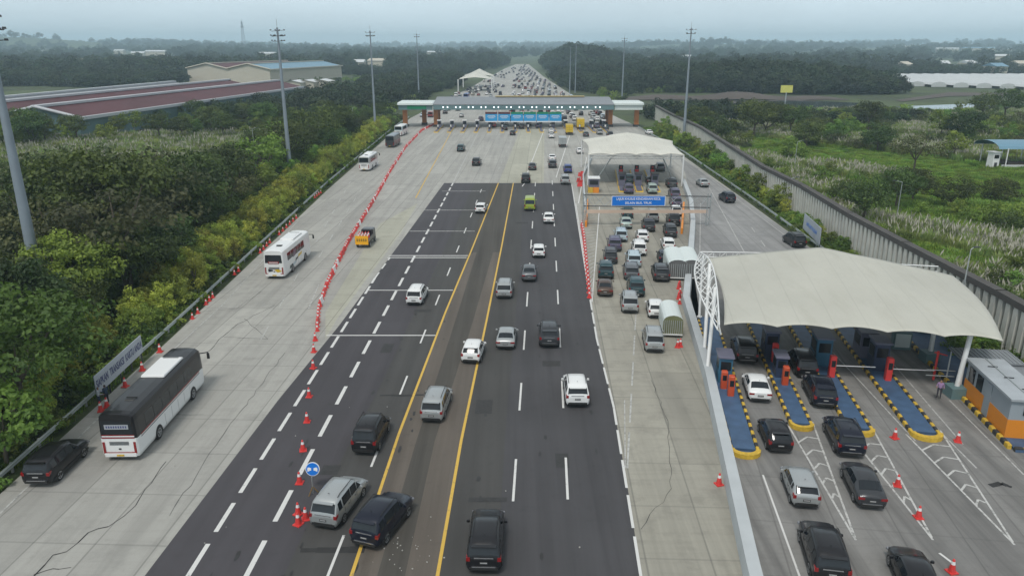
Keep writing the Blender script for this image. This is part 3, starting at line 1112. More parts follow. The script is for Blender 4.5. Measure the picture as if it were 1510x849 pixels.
# lattice mast far away
t = thing('lattice_tower', 'thin lattice radio tower on the far left skyline', 'tower', (-820, 2400, 8))
b = MB()
for sx, sy in ((1, 1), (1, -1), (-1, 1), (-1, -1)):
    b.tube((sx * 6, sy * 6, 0), (sx * 1, sy * 1, 92), .5, M_pole, 4)
for k in range(12):
    z = k * 7.6
    w = 6 - 5 * z / 92
    w2 = 6 - 5 * (z + 7.6) / 92
    b.tube((-w, -w, z), (w2, -w2, z + 7.6), .28, M_pole, 4)
    b.tube((w, -w, z), (-w2, -w2, z + 7.6), .28, M_pole, 4)
b.build('lattice', t)
b = MB()
b.box((0, 0, 74), (7, 7, 6), M_pole)
b.box((0, 0, 84), (5, 5, 4), M_pole)
b.build('antenna', t)

# ---------------------------------------------------------------- main toll plaza
RDIR = Vector((math.sin(R(2.3)), math.cos(R(2.3)), 0))
tp = thing('toll_plaza_roof', 'wide grey toll plaza roof spanning all lanes with a row of white lane lights', 'toll roof', (0, 262, 0))
b = MB()
x0, x1 = -27.0, 35.0
y0, y1 = 0.0, 15.0
# sloping top, fascia front and back, soffit
b.poly([(x0, y0, 8.0), (x1, y0, 8.0), (x1, y1, 9.6), (x0, y1, 9.6)], M_greyroof)
b.poly([(x0, y0, 8.0), (x0, y0, 7.75), (x1, y0, 7.75), (x1, y0, 8.0)], M_greyroof)
b.poly([(x0, y1, 9.6), (x1, y1, 9.6), (x1, y1, 6.3), (x0, y1, 6.3)], M_fasc)
b.poly([(x0, y0, 8), (x0, y1, 9.6), (x0, y1, 6.3), (x0, y0, 6.2)], M_fasc)
b.poly([(x1, y0, 8), (x1, y1, 9.6), (x1, y1, 6.3), (x1, y0, 6.2)], M_fasc)
b.poly([(x0, y0 + .3, 6.2), (x1, y0 + .3, 6.2), (x1, y1, 6.3), (x0, y1, 6.3)], M_dark)
b.build('roof', tp)
b = MB()
b.box(((x0 + x1) / 2, .25, 6.95), (x1 - x0, .3, 1.55), M_fasc)
b.build('fascia', tp)
b = MB()
b.poly([(-6, 13.2, 9.75), (26, 13.2, 9.75), (26, 14.9, 9.95), (-6, 14.9, 9.95)], plain('walkway_yellow', (0.42, 0.33, 0.14), 0.7))
b.box((10, 14.9, 9.65), (32, .1, .3), MATS['walkway_yellow'])
b.build('roof_walkway', tp)
for xa, xb, lab in ((-39.5, -27.0, 'left'), (35.0, 45.4, 'right')):
    b = MB()
    b.box(((xa + xb) / 2, 6.5, 8.15), (xb - xa, 11.5, .9), M_fasc_l, 0, .985, .3)
    b.build('side_roof', tp)
    b = MB()
    b.box(((xa + xb) / 2, 1.5, 6.85), (xb - xa - .8, .3, 1.6), M_fasc if lab == 'left' else M_fasc_l)
    b.build('side_fascia', tp)
b = MB()
b.box((-35.2, 1.25, 7.0), (1.6, .12, 1.2), M_greens)
b.box((-32.0, 1.25, 6.9), (5, .12, 1.0), MATS['sign_green'])
b.build('lane_sign', tp)
cmb = MB()
cmb.box((0, 0, 3.1), (1.5, 1.5, 6.2), M_org_c)
cmb.box((0, 0, .4), (2.0, 2.0, .8), M_dark)
cme = cmb.mesh('column')
for x, y in ((-37.4, 5), (-26.6, 5), (34.4, 5), (43.6, 5), (-31.5, 12), (-26.6, 13), (34.4, 13)):
    inst('column', cme, tp, (x, y, 0))
lm = MB()
lm.tube((0, .07, 0), (0, -.07, 0), .24, M_led, 10)
lme = lm.mesh('lane_light')
NL = 13
lane_x = [-25.0 + 4.35 * i for i in range(NL + 1)]
for i in range(NL):
    xm = (lane_x[i] + lane_x[i + 1]) / 2
    for s in (-.75, .75):
        inst('lane_light', lme, tp, (xm + s, 0.02, 7.05))

# islands with booths below the roof
GI = 'toll booths under the main toll roof'
ib = MB()
ib.box((0, 8, .14), (1.3, 24, .28), M_yel, 0, .97)
ib.box((0, 8, .285), (1.0, 23.5, .02), M_purple)
ime = ib.mesh('toll_island')
bb = MB()
bb.box((0, 0, 1.15), (1.1, 1.9, 2.3), M_purple)
bb.box((0, 0, 2.42), (1.5, 2.3, .24), M_white)
bg = MB()
bg.box((0, -.97, 1.6), (.9, .06, .9), M_glass)
bg.box((-.57, 0, 1.6), (.06, 1.5, .9), M_glass)
bg.box((.57, 0, 1.6), (.06, 1.5, .9), M_glass)
bme, bgm = bb.mesh('booth_body'), bg.mesh('booth_window')
mb_ = MB()
mb_.box((0, 0, .8), (.5, .6, 1.6), M_dark)
mb_.box((0, -.31, 1.1), (.4, .04, .7), M_white)
mme = mb_.mesh('ticket_machine')
for i, x in enumerate(lane_x):
    isl = inst('toll_island', ime, None, (x, 252, 0.004))
    tag(isl, 'narrow yellow edged concrete toll island under the main toll roof', 'toll island', 'toll islands under the main toll roof')
    t = thing('toll_booth', 'grey glazed toll booth with white roof under the main toll roof', 'toll booth', (x, 262, .3), 0, GI)
    inst('booth_body', bme, t)
    inst('booth_window', bgm, t)
    if i < 8 or i > 10:
        t2 = inst('ticket_machine', mme, None, (x, 256.5, .3))
        tag(t2, 'dark ticket machine with white face in front of a main plaza toll booth', 'ticket machine', 'ticket machines of the main toll plaza')
# blue banners hung below the fascia over the middle lanes
for i in range(6):
    xm = -7.0 + i * 4.35
    t = thing('lane_banner', ['leftmost', 'second', 'third', 'fourth', 'fifth', 'rightmost'][i] + ' of six blue and white banners hanging under the main toll roof', 'banner', (xm, 258.5, 0), 0, 'blue banners under the main toll roof')
    b = MB()
    b.box((0, 0, 3.9), (4.1, .08, 2.3), M_lblue)
    b.box((0, -.05, 2.55), (4.1, .04, .35), M_cwhite)
    b.box((0, -.05, 5.4), (4.1, .04, .7), M_roofred if i < 2 else M_greens)
    b.box((0, -.06, 4.5), (2.6, .04, .14), M_cwhite)
    b.box((0, -.06, 4.1), (2.9, .04, .12), M_cwhite)
    b.box((0, -.06, 3.75), (2.0, .04, .12), M_cwhite)
    b.build('banner_cloth', t)
    b = MB()
    b.tube((-1.8, .05, 2.8), (-1.8, .05, 6.2), .06, M_red, 6)
    b.tube((1.8, .05, 2.8), (1.8, .05, 6.2), .06, M_red, 6)
    b.build('banner_frame', t)


# ---------------------------------------------------------------- tensile canopies
def canopy(name, label, near_l, near_r, far_r, far_l, zf, nu, nv, m, mpost, scall=6, scz=.28, bulge=-.9):
    """membrane: bilinear plan, height zf(u, v), scalloped near and far edges, real thickness"""
    t = thing(name, label, 'canopy', (0, 0, 0))
    c = (near_l + near_r + far_r + far_l) / 4
    t.location = (c.x, c.y, 0)
    b = MB()
    vs = []
    for dz in (0, -.06):
        for j in range(nv + 1):
            for i in range(nu + 1):
                u, v = i / nu, j / nv
                p = near_l.lerp(near_r, u).lerp(far_l.lerp(far_r, u), v)
                # edges curve inwards between anchor points
                sc_ = abs(math.sin(u * math.pi * scall)) ** .8
                if v < .5:
                    k = (1 - v * 2) ** 3
                    p = p + (far_l - near_l).normalized() * (sc_ * k * scz * 1.6)
                    zz = sc_ * k * scz
                else:
                    k = (v * 2 - 1) ** 3
                    p = p - (far_l - near_l).normalized() * (sc_ * k * scz * 1.2)
                    zz = sc_ * k * scz * .5
                ex = math.sin(v * math.pi)
                du = (ex * (1 - 2 * u) ** 6 * 0.7 if u < .5 else ex * (2 * u - 1) ** 5 * bulge)
                p = p + (near_r - near_l).normalized() * du
                vs.append((p.x - c.x, p.y - c.y, zf(u, v) + zz + dz))
    n = (nu + 1) * (nv + 1)
    fs = []
    for j in range(nv):
        for i in range(nu):
            a = j * (nu + 1) + i
            fs.append((a, a + 1, a + nu + 2, a + nu + 1))
            fs.append((n + a, n + a + nu + 1, n + a + nu + 2, n + a + 1))
    for i in range(nu):
        fs.append((i, n + i, n + i + 1, i + 1))
        a = nv * (nu + 1) + i
        fs.append((a, a + 1, n + a + 1, n + a))
    for j in range(nv):
        a = j * (nu + 1)
        fs.append((a, a + nu + 1, n + a + nu + 1, n + a))
        a += nu
        fs.append((a, n + a, n + a + nu + 1, a + nu + 1))
    b.raw(vs, fs, m, True)
    b.build('membrane', t)
    return t, c, vs


nl, nr = Vector((17.4, 57.3, 0)), Vector((37.9, 53.5, 0))
fl, fr = Vector((20.6, 76.5, 0)), Vector((43.6, 70.5, 0))


def zbig(u, v):
    ridge = max(0, 1 - abs(u - .47) / .53)
    ridge = 1 - math.sqrt((1 - ridge) ** 2 + .0006) + .02
    saddle = 5.3 + .2 * math.sin(v * math.pi) * (1 - abs(2 * u - 1) ** 2)
    pk = (ridge ** .95) * (0.25 + 1.9 * v ** .9)
    return saddle + pk + (u - .5) * .15


tb, cb, _ = canopy('large_canopy', 'large cream tensile canopy over the slip road toll lanes at the right', nl, nr, fr, fl, zbig, 60, 30, M_memb, M_white, 5, .17, .7)


def loc(p, c):
    return Vector((p[0] - c.x, p[1] - c.y, p[2]))


# left edge truss and masts
b = MB()
A0, A1 = Vector((16.9, 56.6, 5.0)), Vector((20.3, 77.5, 5.4))
top, bot, low = [], [], []
for i in range(13):
    s_ = i / 12
    p = A0.lerp(A1, s_)
    bow = math.sin(s_ * math.pi)
    top.append(p + Vector((-.1 + .35 * bow, 0, .5 + 1.5 * bow)))
    bot.append(p + Vector((.1, 0, -.3 + .5 * bow)))
    low.append(p + Vector((-1.1 * bow - .2, 0, .1 + .7 * bow)))
for L_ in (top, bot, low):
    for a, c in zip(L_[:-1], L_[1:]):
        b.tube(loc(a, cb), loc(c, cb), .07, M_white, 6)
for i in range(12):
    b.tube(loc(top[i], cb), loc(bot[i + 1] if i % 2 else bot[i], cb), .04, M_white, 5)
    b.tube(loc(bot[i], cb), loc(low[i + 1], cb), .04, M_white, 5)
    b.tube(loc(low[i], cb), loc(top[i + 1], cb), .04, M_white, 5)
b.build('edge_truss', tb)
b = MB()
B0, B1 = Vector((20.3, 77.5, 5.4)), Vector((33.5, 75.2, 5.8))
for z in (0, .55):
    b.tube(loc(B0 + Vector((0, 0, z)), cb), loc(B1 + Vector((0, 0, z)), cb), .07, M_white, 6)
    b.tube(loc(Vector((36.5, 74.0, 5.2 + z)), cb), loc(Vector((43.2, 72.6, 5.2 + z)), cb), .07, M_white, 6)
for i in range(20):
    q = B0.lerp(B1, i / 20)
    b.tube(loc(q, cb), loc(B0.lerp(B1, (i + 1) / 20) + Vector((0, 0, .55 if i % 2 else 0)), cb), .035, M_white, 5)
    b.tube(loc(q, cb), loc(q + Vector((0, 0, .55)), cb), .03, M_white, 5)
b.build('rear_truss', tb)
for base, topp, r in ((P(1042, 556), Vector((17.9, 62.5, 6.8)), .17), (P(1038, 528), Vector((18.9, 68.5, 7.2)), .17), (P(1031, 470), Vector((20.2, 76.0, 6)), .14)):
    b = MB()
    b.tube(loc(base, cb), loc(topp, cb), r, M_white, 10)
    b.tube(loc(base, cb), loc(base + Vector((0, 0, .3)), cb), r * 2, M_white, 10)
    b.build('mast', tb)
for base, topp in ((Vector((35.9, 54.9, 0)), Vector((36.5, 55.3, 5.3))), (Vector((37.6, 62.0, 0)), Vector((38.3, 63.2, 5.25))), (Vector((40.6, 69.0, 0)), Vector((41.3, 69.0, 5.2)))):
    b = MB()
    b.tube(loc(base, cb), loc(topp, cb), .2, M_white, 10)
    b.box(loc(base + Vector((0, 0, .45)), cb), (1.3, 1.3, .9), M_fasc)
    b.build('post', tb)
for u in (.02, .2, .4, .6, .8, .98):
    pass

nl, nr = Vector((15.3, 151, 0)), Vector((34.6, 150, 0))
fl, fr = Vector((16.2, 176, 0)), Vector((37.0, 174, 0))


def zsm(u, v):
    ridge = max(0, 1 - abs(u - .5) / .5)
    return 6.2 + .3 * math.sin(v * math.pi) + (ridge ** 1.05) * (.1 + 1.75 * v ** .9)


ts, cs_, _ = canopy('small_canopy', 'smaller pale tensile canopy over the queue of cars in the middle distance', nl, nr, fr, fl, zsm, 40, 20, M_memb_l, M_white, 4)
for base, topz in (((15.5, 151.2), 6.2), ((34.4, 150.3), 6.2), ((16.3, 175.6), 6.2), ((36.8, 173.6), 6.2)):
    b = MB()
    b.tube(loc((base[0], base[1], 0), cs_), loc((base[0], base[1], topz), cs_), .18, M_white, 8)
    b.build('post', ts)
b = MB()
for z in (5.4, 5.9):
    b.tube(loc((15.5, 151.6, z), cs_), loc((34.4, 150.7, z), cs_), .08, M_steel, 6)
for i in range(18):
    a = Vector((15.5, 151.6, 5.4)).lerp(Vector((34.4, 150.7, 5.4)), i / 18)
    b.tube(loc(a, cs_), loc(a + Vector((1.05, -.05, .5 if i % 2 else .5)), cs_), .04, M_steel, 5)
for x in (20, 30.5):
    b.tube(loc((x, 151.4, 5.5), cs_), loc((x + (2.8 if x > 25 else -2.8), 153, 0.4), cs_), .14, M_steel, 6)
b.build('edge_truss', ts)

nl, nr = Vector((-38.2, 470, 0)), Vector((-12.0, 470, 0))
for k, (yy, lab) in enumerate(((480, 'nearer'), (530, 'farther'))):
    t3, c3, _ = canopy('distant_canopy', lab + ' of two small white peaked canopies beyond the toll roof', Vector((-34, yy, 0)), Vector((-11.5, yy, 0)), Vector((-12.5, yy + 24, 0)), Vector((-34, yy + 24, 0)),
                       lambda u, v: 7.2 + 4.5 * (1 - abs(2 * u - 1)) ** 1.3 * (.3 + .7 * v), 16, 8, M_memb_l, M_white, 2)
    for x in (-33.5, -12.5):
        b = MB()
        b.tube((x - c3.x, yy - c3.y, 0), (x - c3.x, yy - c3.y, 7.2), .35, M_white, 8)
        b.build('post', t3)


# ---------------------------------------------------------------- gantry with the blue sign
gt = thing('sign_gantry', 'low height limit gantry across the exit lanes in front of the small canopy', 'gantry', (21.0, 115, 0))
b = MB()
for x in (-9.6, 9.8):
    for dx in (-.25, .25):
        b.tube((x + dx, 0, 0), (x + dx, 0, 5.2), .08, M_steel, 6)
    for k in range(6):
        b.tube((x - .25, 0, k * .85), (x + .25, 0, k * .85 + .85), .04, M_steel, 5)
b.build('upright', gt)
b = MB()
for z in (3.2, 4.95):
    b.tube((-9.8, 0, z), (10, 0, z - .25), .08, M_dark, 6)
for k in range(12):
    x = -9.8 + k * 1.65
    b.tube((x, 0, 3.2), (x + 1.65, 0, 4.9), .04, M_steel, 5)
    b.tube((x, 0, 4.9), (x + 1.65, 0, 3.2), .04, M_steel, 5)
b.build('truss_beam', gt)
b = MB()
b.box((0, .1, 2.3), (19.4, .16, .5), plain('beam_faded', (0.55, 0.42, 0.33), 0.7, var=0.3, scale=0.3))
b.build('height_limit_beam', gt)
sg = thing('lane_sign', 'wide blue sign with white lettering on the low gantry', 'sign', (19.7, 114.75, 4.05), R(0.4))
b = MB()
b.box((0, 0, 0), (8.4, .08, 1.55), M_cwhite)
b.box((0, -.03, 0), (8.2, .08, 1.4), M_sblue)
b.build('sign_panel', sg)
text_obj('lettering', 'LAJUR KHUSUS KENDARAAN KECIL', .5, M_cwhite, sg, (0, -.085, .32), (R(90), 0, 0), fit=6.9)
text_obj('lettering', 'SELAIN BUS, TRUK', .48, M_cwhite, sg, (0, -.085, -.32), (R(90), 0, 0), fit=4.2)

# orange kerb guards beside the exit lanes
for lab, a, c, m in (('orange and purple painted low rail at the left foot of the sign gantry', P(864, 335), P(866, 300), M_org),
                     ('orange low rail along the right side of the waiting cars beside the barrier', P(1005, 345), P(1008, 305), M_org)):
    d = c - a
    b = MB()
    b.box((0, 0, .45), (.3, d.length, .9), m)
    for k in range(int(d.length / 2)):
        b.box((0, -d.length / 2 + 1 + k * 2, .5), (.34, .9, .5), M_roofred if k % 2 else m)
    o = b.build('edge_rail', None, (a + c) / 2, math.atan2(-d.x, d.y))
    tag(o, lab, 'kerb rail')

# ---------------------------------------------------------------- slip road islands
def island(nose, w, L, label, nb):
    t = thing('toll_island', label, 'toll island', (nose.x, nose.y, 0.006), -HS)
    b = MB()
    b.box((0, L / 2 + w * .4, .1), (w * .72, L, .2), M_bluef)
    b.build('island_deck', t)
    for s in (-1, 1):
        b = MB()
        k = 0
        y = w * .3
        while y < L:
            b.box((s * w * .43, y + .3, .14), (.24, .585, .28), M_yel if k % 2 == 0 else M_blk, 0, .9, .04)
            y += .58
            k += 1
        b.build('kerb_blocks', t)
    b = MB()
    n = 8
    pts_o = [(math.cos(math.pi + math.pi * i / n) * (w * .5 + .03), math.sin(math.pi + math.pi * i / n) * w * .45 + w * .3) for i in range(n + 1)]
    pts_i = [(x * .68, (y - w * .3) * .55 + w * .3) for x, y in pts_o]
    for (a, c, d, e) in zip(pts_o[:-1], pts_o[1:], pts_i[1:], pts_i[:-1]):
        b.poly([(*a, .34), (*c, .34), (*d, .34), (*e, .34)], M_yel)
        b.poly([(*a, 0), (*c, 0), (*c, .34), (*a, .34)], M_yel)
        b.poly([(*e, .34), (*d, .34), (*d, 0), (*e, 0)], M_yel)
    b.poly([(*p, .12) for p in pts_i], M_bluef)
    b.build('nose_kerb', t)
    return t


def onisl(nose, along, side=0.0, z=.2):
    p = nose + SD * along + SN * side
    return Vector((p.x, p.y, z + .006))


noses = [P(1100, 674), P(1184, 634), P(1272, 642), P(1370, 649)]
widths = [2.1, 1.7, 1.9, 2.2]
ordn = ['leftmost', 'second from the left', 'third from the left', 'fourth from the left']
for nz, w, lab in zip(noses, widths, ordn):
    island(nz, w, 27, 'blue topped toll island, %s under the large canopy' % lab, 0)


def booth(p, label, m, h=2.3, d=2.2, w=1.15):
    t = thing('toll_booth', label, 'toll booth', p, -HS)
    b = MB()
    b.box((0, 0, h / 2), (w, d, h), m, 0, 1, .04)
    b.box((0, 0, h + .08), (w + .25, d + .3, .16), M_purple, 0, .97, .03)
    b.build('booth_body', t)
    b = MB()
    b.box((0, -d / 2 - .01, h * .68), (w * .75, .04, h * .35), M_glass)
    b.build('front_window', t)
    for s in (-1, 1):
        b = MB()
        b.box((s * (w / 2 + .01), 0, h * .66), (.04, d * .7, h * .4), M_glass)
        b.build('side_window', t)
    return t


def machine(p, label, m, h=1.6, arm=None):
    t = thing('ticket_machine', label, 'ticket machine', p, -HS)
    b = MB()
    b.box((0, 0, h / 2), (.5, .55, h), m, 0, .94, .05)
    b.build('cabinet', t)
    b = MB()
    b.box((0, -.285, h * .66), (.32, .03, h * .3), M_glass)
    b.build('screen', t)
    if arm:
        b = MB()
        b.tube((.1, .1, .95), (arm, .15, 1.0), .045, M_cwhite, 6)
        b.build('barrier_arm', t)
        b = MB()
        b.box((0.05, .2, .55), (.4, .35, 1.1), m)
        b.build('arm_housing', t)
    return t


booth(onisl(noses[0], 12.6, -.1), 'teal toll booth on the leftmost blue island', M_teal, 2.2, 1.8, 1.1)
machine(onisl(noses[0], 9.4, .1), 'bright orange red ticket machine on the leftmost blue island', M_redor, 1.7)
machine(onisl(noses[0], 10.7, -.3), 'orange red machine standing just behind the bright one on the leftmost island', M_redor, 1.5)
booth(onisl(noses[1], 14.5), 'dark navy toll booth on the second blue island', M_navy)
booth(onisl(noses[1], 9.6), 'dark glazed cabin close to a red machine on the second island', M_navy, 1.8, 1.6, .9)
machine(onisl(noses[1], 12.4, .1), 'red ticket machine by the navy booth on the second blue island', M_red, 1.7)
machine(onisl(noses[1], 7.6, .1), 'red ticket machine nearest the nose of the second blue island', M_redor, 1.6)
booth(onisl(noses[2], 13.2), 'dark teal toll booth on the third blue island', M_teal, 2.5, 2.2, 1.3)
machine(onisl(noses[2], 10.0, .2), 'wide dark red machine with white barrier arm on the third island', M_red, 1.9, 3.5)
booth(onisl(noses[3], 15.6, -.2), 'large grey and navy toll booth on the fourth blue island', M_purple, 2.3, 2.2, 1.3)
booth(onisl(noses[3], 12.6, .1), 'navy toll cabin between grey booth and red machine on the fourth island', M_navy, 2.5, 1.8, 1.2)
machine(onisl(noses[3], 10.0, .2), 'bright red box with white barrier arm on the fourth island', M_red, 2.0, 3.6)

# kiosk island at the right
kp = P(1500, 661)
t = thing('kiosk_island', 'blue paved island with black and yellow kerb under the orange kiosk', 'toll island', (kp.x - .6, kp.y, .006), -HS)
b = MB()
b.box((1.9, 13, .1), (3.4, 27, .2), M_bluef)
b.build('island_deck', t)
b = MB()
for k in range(44):
    b.box((0, k * .6 + .2, .17), (.3, .605, .34), M_yel if k % 2 == 0 else M_blk, 0, .9, .05)
for k in range(5):
    b.box((.45 + k * .6, -.35, .17), (.56, .3, .34), M_blk if k % 2 == 0 else M_yel, 0, .95, .05)
b.build('kerb_blocks', t)
ko = Vector((kp.x + 1.55, kp.y + 4.6, .2))
t = thing('kiosk', 'orange and grey site office kiosk with a flat metal roof at the right edge', 'kiosk', ko, -HS)
t.scale = (1, 1, 1.18)
b = MB()
b.box((0, 0, .6), (2.5, 7.2, 1.2), M_org)
b.build('lower_wall', t)
M_kg = plain('kiosk_grey', (0.30, 0.34, 0.37), 0.6, var=0.1, scale=0.8)
b = MB()
b.box((0, 0, 1.85), (2.46, 7.16, 1.3), M_kg)
b.build('upper_wall', t)
b = MB()
b.box((0, 0, 2.56), (2.8, 7.6, .14), plain('kiosk_roof', (0.36, 0.39, 0.41), 0.45, var=0.3, scale=0.6))
b.box((0, 0, 2.66), (.08, 7.3, .05), M_steel)
for k in range(3):
    b.box((.4 - .3 * k, -2 + 2 * k, 2.67), (.7, .05, .06), M_dark)
b.build('roof', t)
wmb = MB()
wmb.box((0, 0, 0), (.05, .95, 1.0), M_glass)
wme = wmb.mesh('window')
for y in (2.6, 1.2):
    inst('window', wme, t, (-1.25, y, 1.75))
b = MB()
b.box((-1.25, -.3, 1.2), (.06, .9, 2.2), M_kg)
b.build('door', t)
b = MB()
b.box((.2, -3.62, 1.85), (1.1, .05, .6), M_glass)
b.build('front_window', t)
b = MB()
b.box((.5, -3.7, 1.25), (.5, .35, .4), M_white)
b.build('air_conditioner', t)
t = thing('steel_fence', 'small white steel railing gate in front of the orange kiosk', 'railing', Vector((kp.x + 1.6, kp.y - .2, 0.2)), -HS)
b = MB()
for x in (0, .5, 1.0):
    b.tube((x, 0, 0), (x, 0, 1.5), .035, M_white, 6)
for z in (.1, .8, 1.5):
    b.tube((0, 0, z), (1.0, 0, z), .03, M_white, 6)
for x in (.17, .33, .67, .83):
    b.tube((x, 0, .8), (x, 0, 1.5), .02, M_white, 5)
b.build('rails', t)
t = thing('car_shelter', 'low grey metal shelter roof behind the orange kiosk', 'shelter', (kp.x + 3.3, kp.y + 9.5, 0.2), -HS)
b = MB()
b.box((-.3, 0, 2.75), (4.6, 3.0, .12), M_greyroof)
for k in range(14):
    b.box((-2.4 + k * .33, 0, 2.83), (.06, 3.0, .05), M_steel)
b.box((1.8, -4, 2.55), (2.6, 5.5, .12), M_greyroof)
b.build('roof', t)
b = MB()
for x, y in ((-2.4, -1.3), (-2.4, 1.3), (-1.7, -1.3), (1.8, 1.3), (.8, -6)):
    b.tube((x, y, 0), (x, y, 2.7), .06, M_white, 6)
for z in (.8, 1.3):
    b.tube((-4.6, 0, z), (-2.4, 0, z), .04, M_steel, 6)
b.build('posts', t)
# red T post and white control box
t = thing('warning_post', 'thin red post with a short arm beside the right canopy post', 'post', Vector((35.6, 57.6, 0.2)))
b = MB()
b.tube((0, 0, 0), (0, 0, 2.6), .1, M_red, 8)
b.tube((-.3, 0, 2.5), (.8, 0, 2.2), .06, M_red, 6)
b.build('post', t)
t = thing('control_cabinet', 'pale grey control cabinet on the kiosk island near the canopy edge', 'cabinet', Vector((36.2, 64.5, 0.2)), -HS)
b = MB()
b.box((0, 0, .85), (1.6, .8, 1.7), M_fasc, 0, .98, .05)
b.build('cabinet_body', t)
b = MB()
b.box((0, -.41, .9), (1.3, .03, 1.3), M_fasc_l)
b.build('cabinet_door', t)

# islands, booths and machines under the small canopy
small_x = [(918.0, 'left'), (943.0, 'middle'), (968.0, 'right')]
for px, lab in small_x:
    p = P(px, 283)
    t = thing('toll_island', lab + ' yellow edged toll island under the small pale canopy', 'toll island', (p.x, p.y, .006), -R(6))
    b = MB()
    b.box((0, 13, .14), (1.5, 27, .28), M_yel, 0, .97)
    b.build('kerb', t)
    b = MB()
    b.box((0, 13, .29), (1.1, 26.5, .03), M_purple)
    b.build('island_deck', t)
    q = p + Vector((math.sin(R(6)), math.cos(R(6)), 0)) * 6
    t = thing('toll_booth', 'dark toll booth on the %s island under the small pale canopy' % lab, 'toll booth', (q.x, q.y, .3), -R(6))
    b = MB()
    b.box((0, 0, 1.15), (1.3, 2.2, 2.3), M_purple)
    b.box((0, 0, 2.38), (1.6, 2.6, .16), M_dark)
    b.build('booth_body', t)
    b = MB()
    b.box((0, -1.12, 1.6), (1.0, .04, .8), M_glass)
    b.build('booth_window', t)
    q = p + Vector((math.sin(R(6)), math.cos(R(6)), 0)) * 12
    t = thing('barrier_gate', 'red barrier cabinet on the %s island under the small pale canopy' % lab, 'barrier gate', (q.x, q.y, .3), -R(6))
    b = MB()
    b.box((0, 0, 1.1), (.7, .6, 2.2), M_red)
    b.build('cabinet', t)
    b = MB()
    b.box((0, .6, 2.2), (.9, .3, 1.6), M_dark)
    b.box((0, .43, 2.6), (.3, .04, .3), M_red)
    b.build('signal_board', t)
p = P(875, 283)
t = thing('toll_booth', 'grey booth with orange panels at the left under the small pale canopy', 'toll booth', (p.x, p.y, 0.004), -R(3))
b = MB()
b.box((0, 0, 1.9), (2.0, 2.2, 1.6), M_purple)
b.box((0, 0, 2.8), (2.3, 2.5, .2), M_white)
b.build('booth_body', t)
b = MB()
b.box((.45, 0, .55), (1.1, 2.2, 1.1), M_org)
b.box((-.6, 0, .55), (.9, 2.2, 1.1), M_yel)
b.build('base_panel', t)
b = MB()
b.box((0, -1.12, 2.0), (1.6, .04, .8), M_glass)
b.build('booth_window', t)


# arched mobile toll units and a green generator trailer
def mobile_unit(p, label, w=2.3, L=6.5, h=2.6, front=None, rz=-R(6)):
    t = thing('mobile_toll_unit', label, 'portable booth', p, rz)
    mfr = front or plain('ribbed_shutter', (0.12, 0.12, 0.12), 0.6, var=0.2, scale=2)
    prof = [(-w / 2, .3), (w / 2, .3), (w / 2, h - .6)]
    for i in range(1, 8):
        a = math.pi * i / 8
        prof.append((math.cos(a) * w / 2, h - .6 + math.sin(a) * .6))
    prof.append((-w / 2, h - .6))
    b = MB()
    k = len(prof)
    for i in range(k):
        j = (i + 1) % k
        a, c = prof[i], prof[j]
        b.poly([(a[0], -L / 2, a[1]), (c[0], -L / 2, c[1]), (c[0], L / 2, c[1]), (a[0], L / 2, a[1])], M_fasc_l)
    b.poly([(x, L / 2, z) for x, z in prof], M_fasc_l)
    b.build('arched_shell', t)
    b = MB()
    b.poly([(x, -L / 2 + .02, z) for x, z in prof], mfr)
    for i in range(9):
        x = -w / 2 + .15 + i * (w - .3) / 8
        b.box((x, -L / 2, h * .48), (.07, .06, h - .9), M_steel)
    b.box((0, -L / 2 - .02, .36), (w, .1, .12), M_white)
    b.build('ribbed_end', t)
    wm = MB()
    wm.lathe([(.05, -.12), (.3, -.12), (.33, 0), (.3, .12), (.05, .12)], M_black, 12, 'X')
    me = wm.mesh('wheel')
    for s in (-1, 1):
        inst('wheel', me, t, (s * (w / 2 - .15), 0, .33))
    return t


M_olive = plain('olive_shutter', (0.16, 0.17, 0.08), 0.7, var=0.25, scale=1.5)
mobile_unit(P(998, 413) + Vector((.3, 3, 0)), 'left of two arched pale toll trailers side by side with dark ribbed ends')
mobile_unit(P(1016, 413) + Vector((.5, 3, 0)), 'right of two arched pale toll trailers side by side, against the barrier')
mobile_unit(P(993, 497) + Vector((.1, 2.2, 0)), 'single arched toll trailer with an olive green end standing by the barrier', 1.9, 4.8, 2.3, M_olive)

# ---------------------------------------------------------------- roadside signs
def banner_sign(a, c, z0, z1, label, words_, size, m_txt, fit):
    d = c - a
    t = thing('roadside_banner', label, 'banner', a, math.atan2(d.y, d.x))
    L = d.length
    b = MB()
    b.box((L / 2, 0, (z0 + z1) / 2), (L, .06, z1 - z0), plain('banner_pale', (0.42, 0.46, 0.50), 0.6, var=0.15, scale=0.8))
    b.build('banner_panel', t)
    b = MB()
    for k in range(5):
        x = .2 + k * (L - .4) / 4
        b.tube((x, .1, 0), (x, .1, z1), .06, M_dark, 6)
    b.build('support_frame', t)
    text_obj('lettering', words_, size, m_txt, t, (L / 2, -.04, (z0 + z1) / 2), (R(90), 0, 0), fit=fit)
    return t


M_ink = plain('ink_navy', (0.05, 0.06, 0.16), 0.6)
banner_sign(P(146, 598), P(213, 532), .9, 2.5, 'long pale banner with dark lettering behind the left guard rail', 'SIAPKAN  TRANSAKSI  KARTU ANDA', .9, M_ink, 8.6)
banner_sign(P(1183, 345), P(1207, 370), .9, 3.2, 'pale blue and white banner board at the right guard rail above the large canopy', 'HATI-HATI DI JALAN', .8, M_sblue, 6.0)
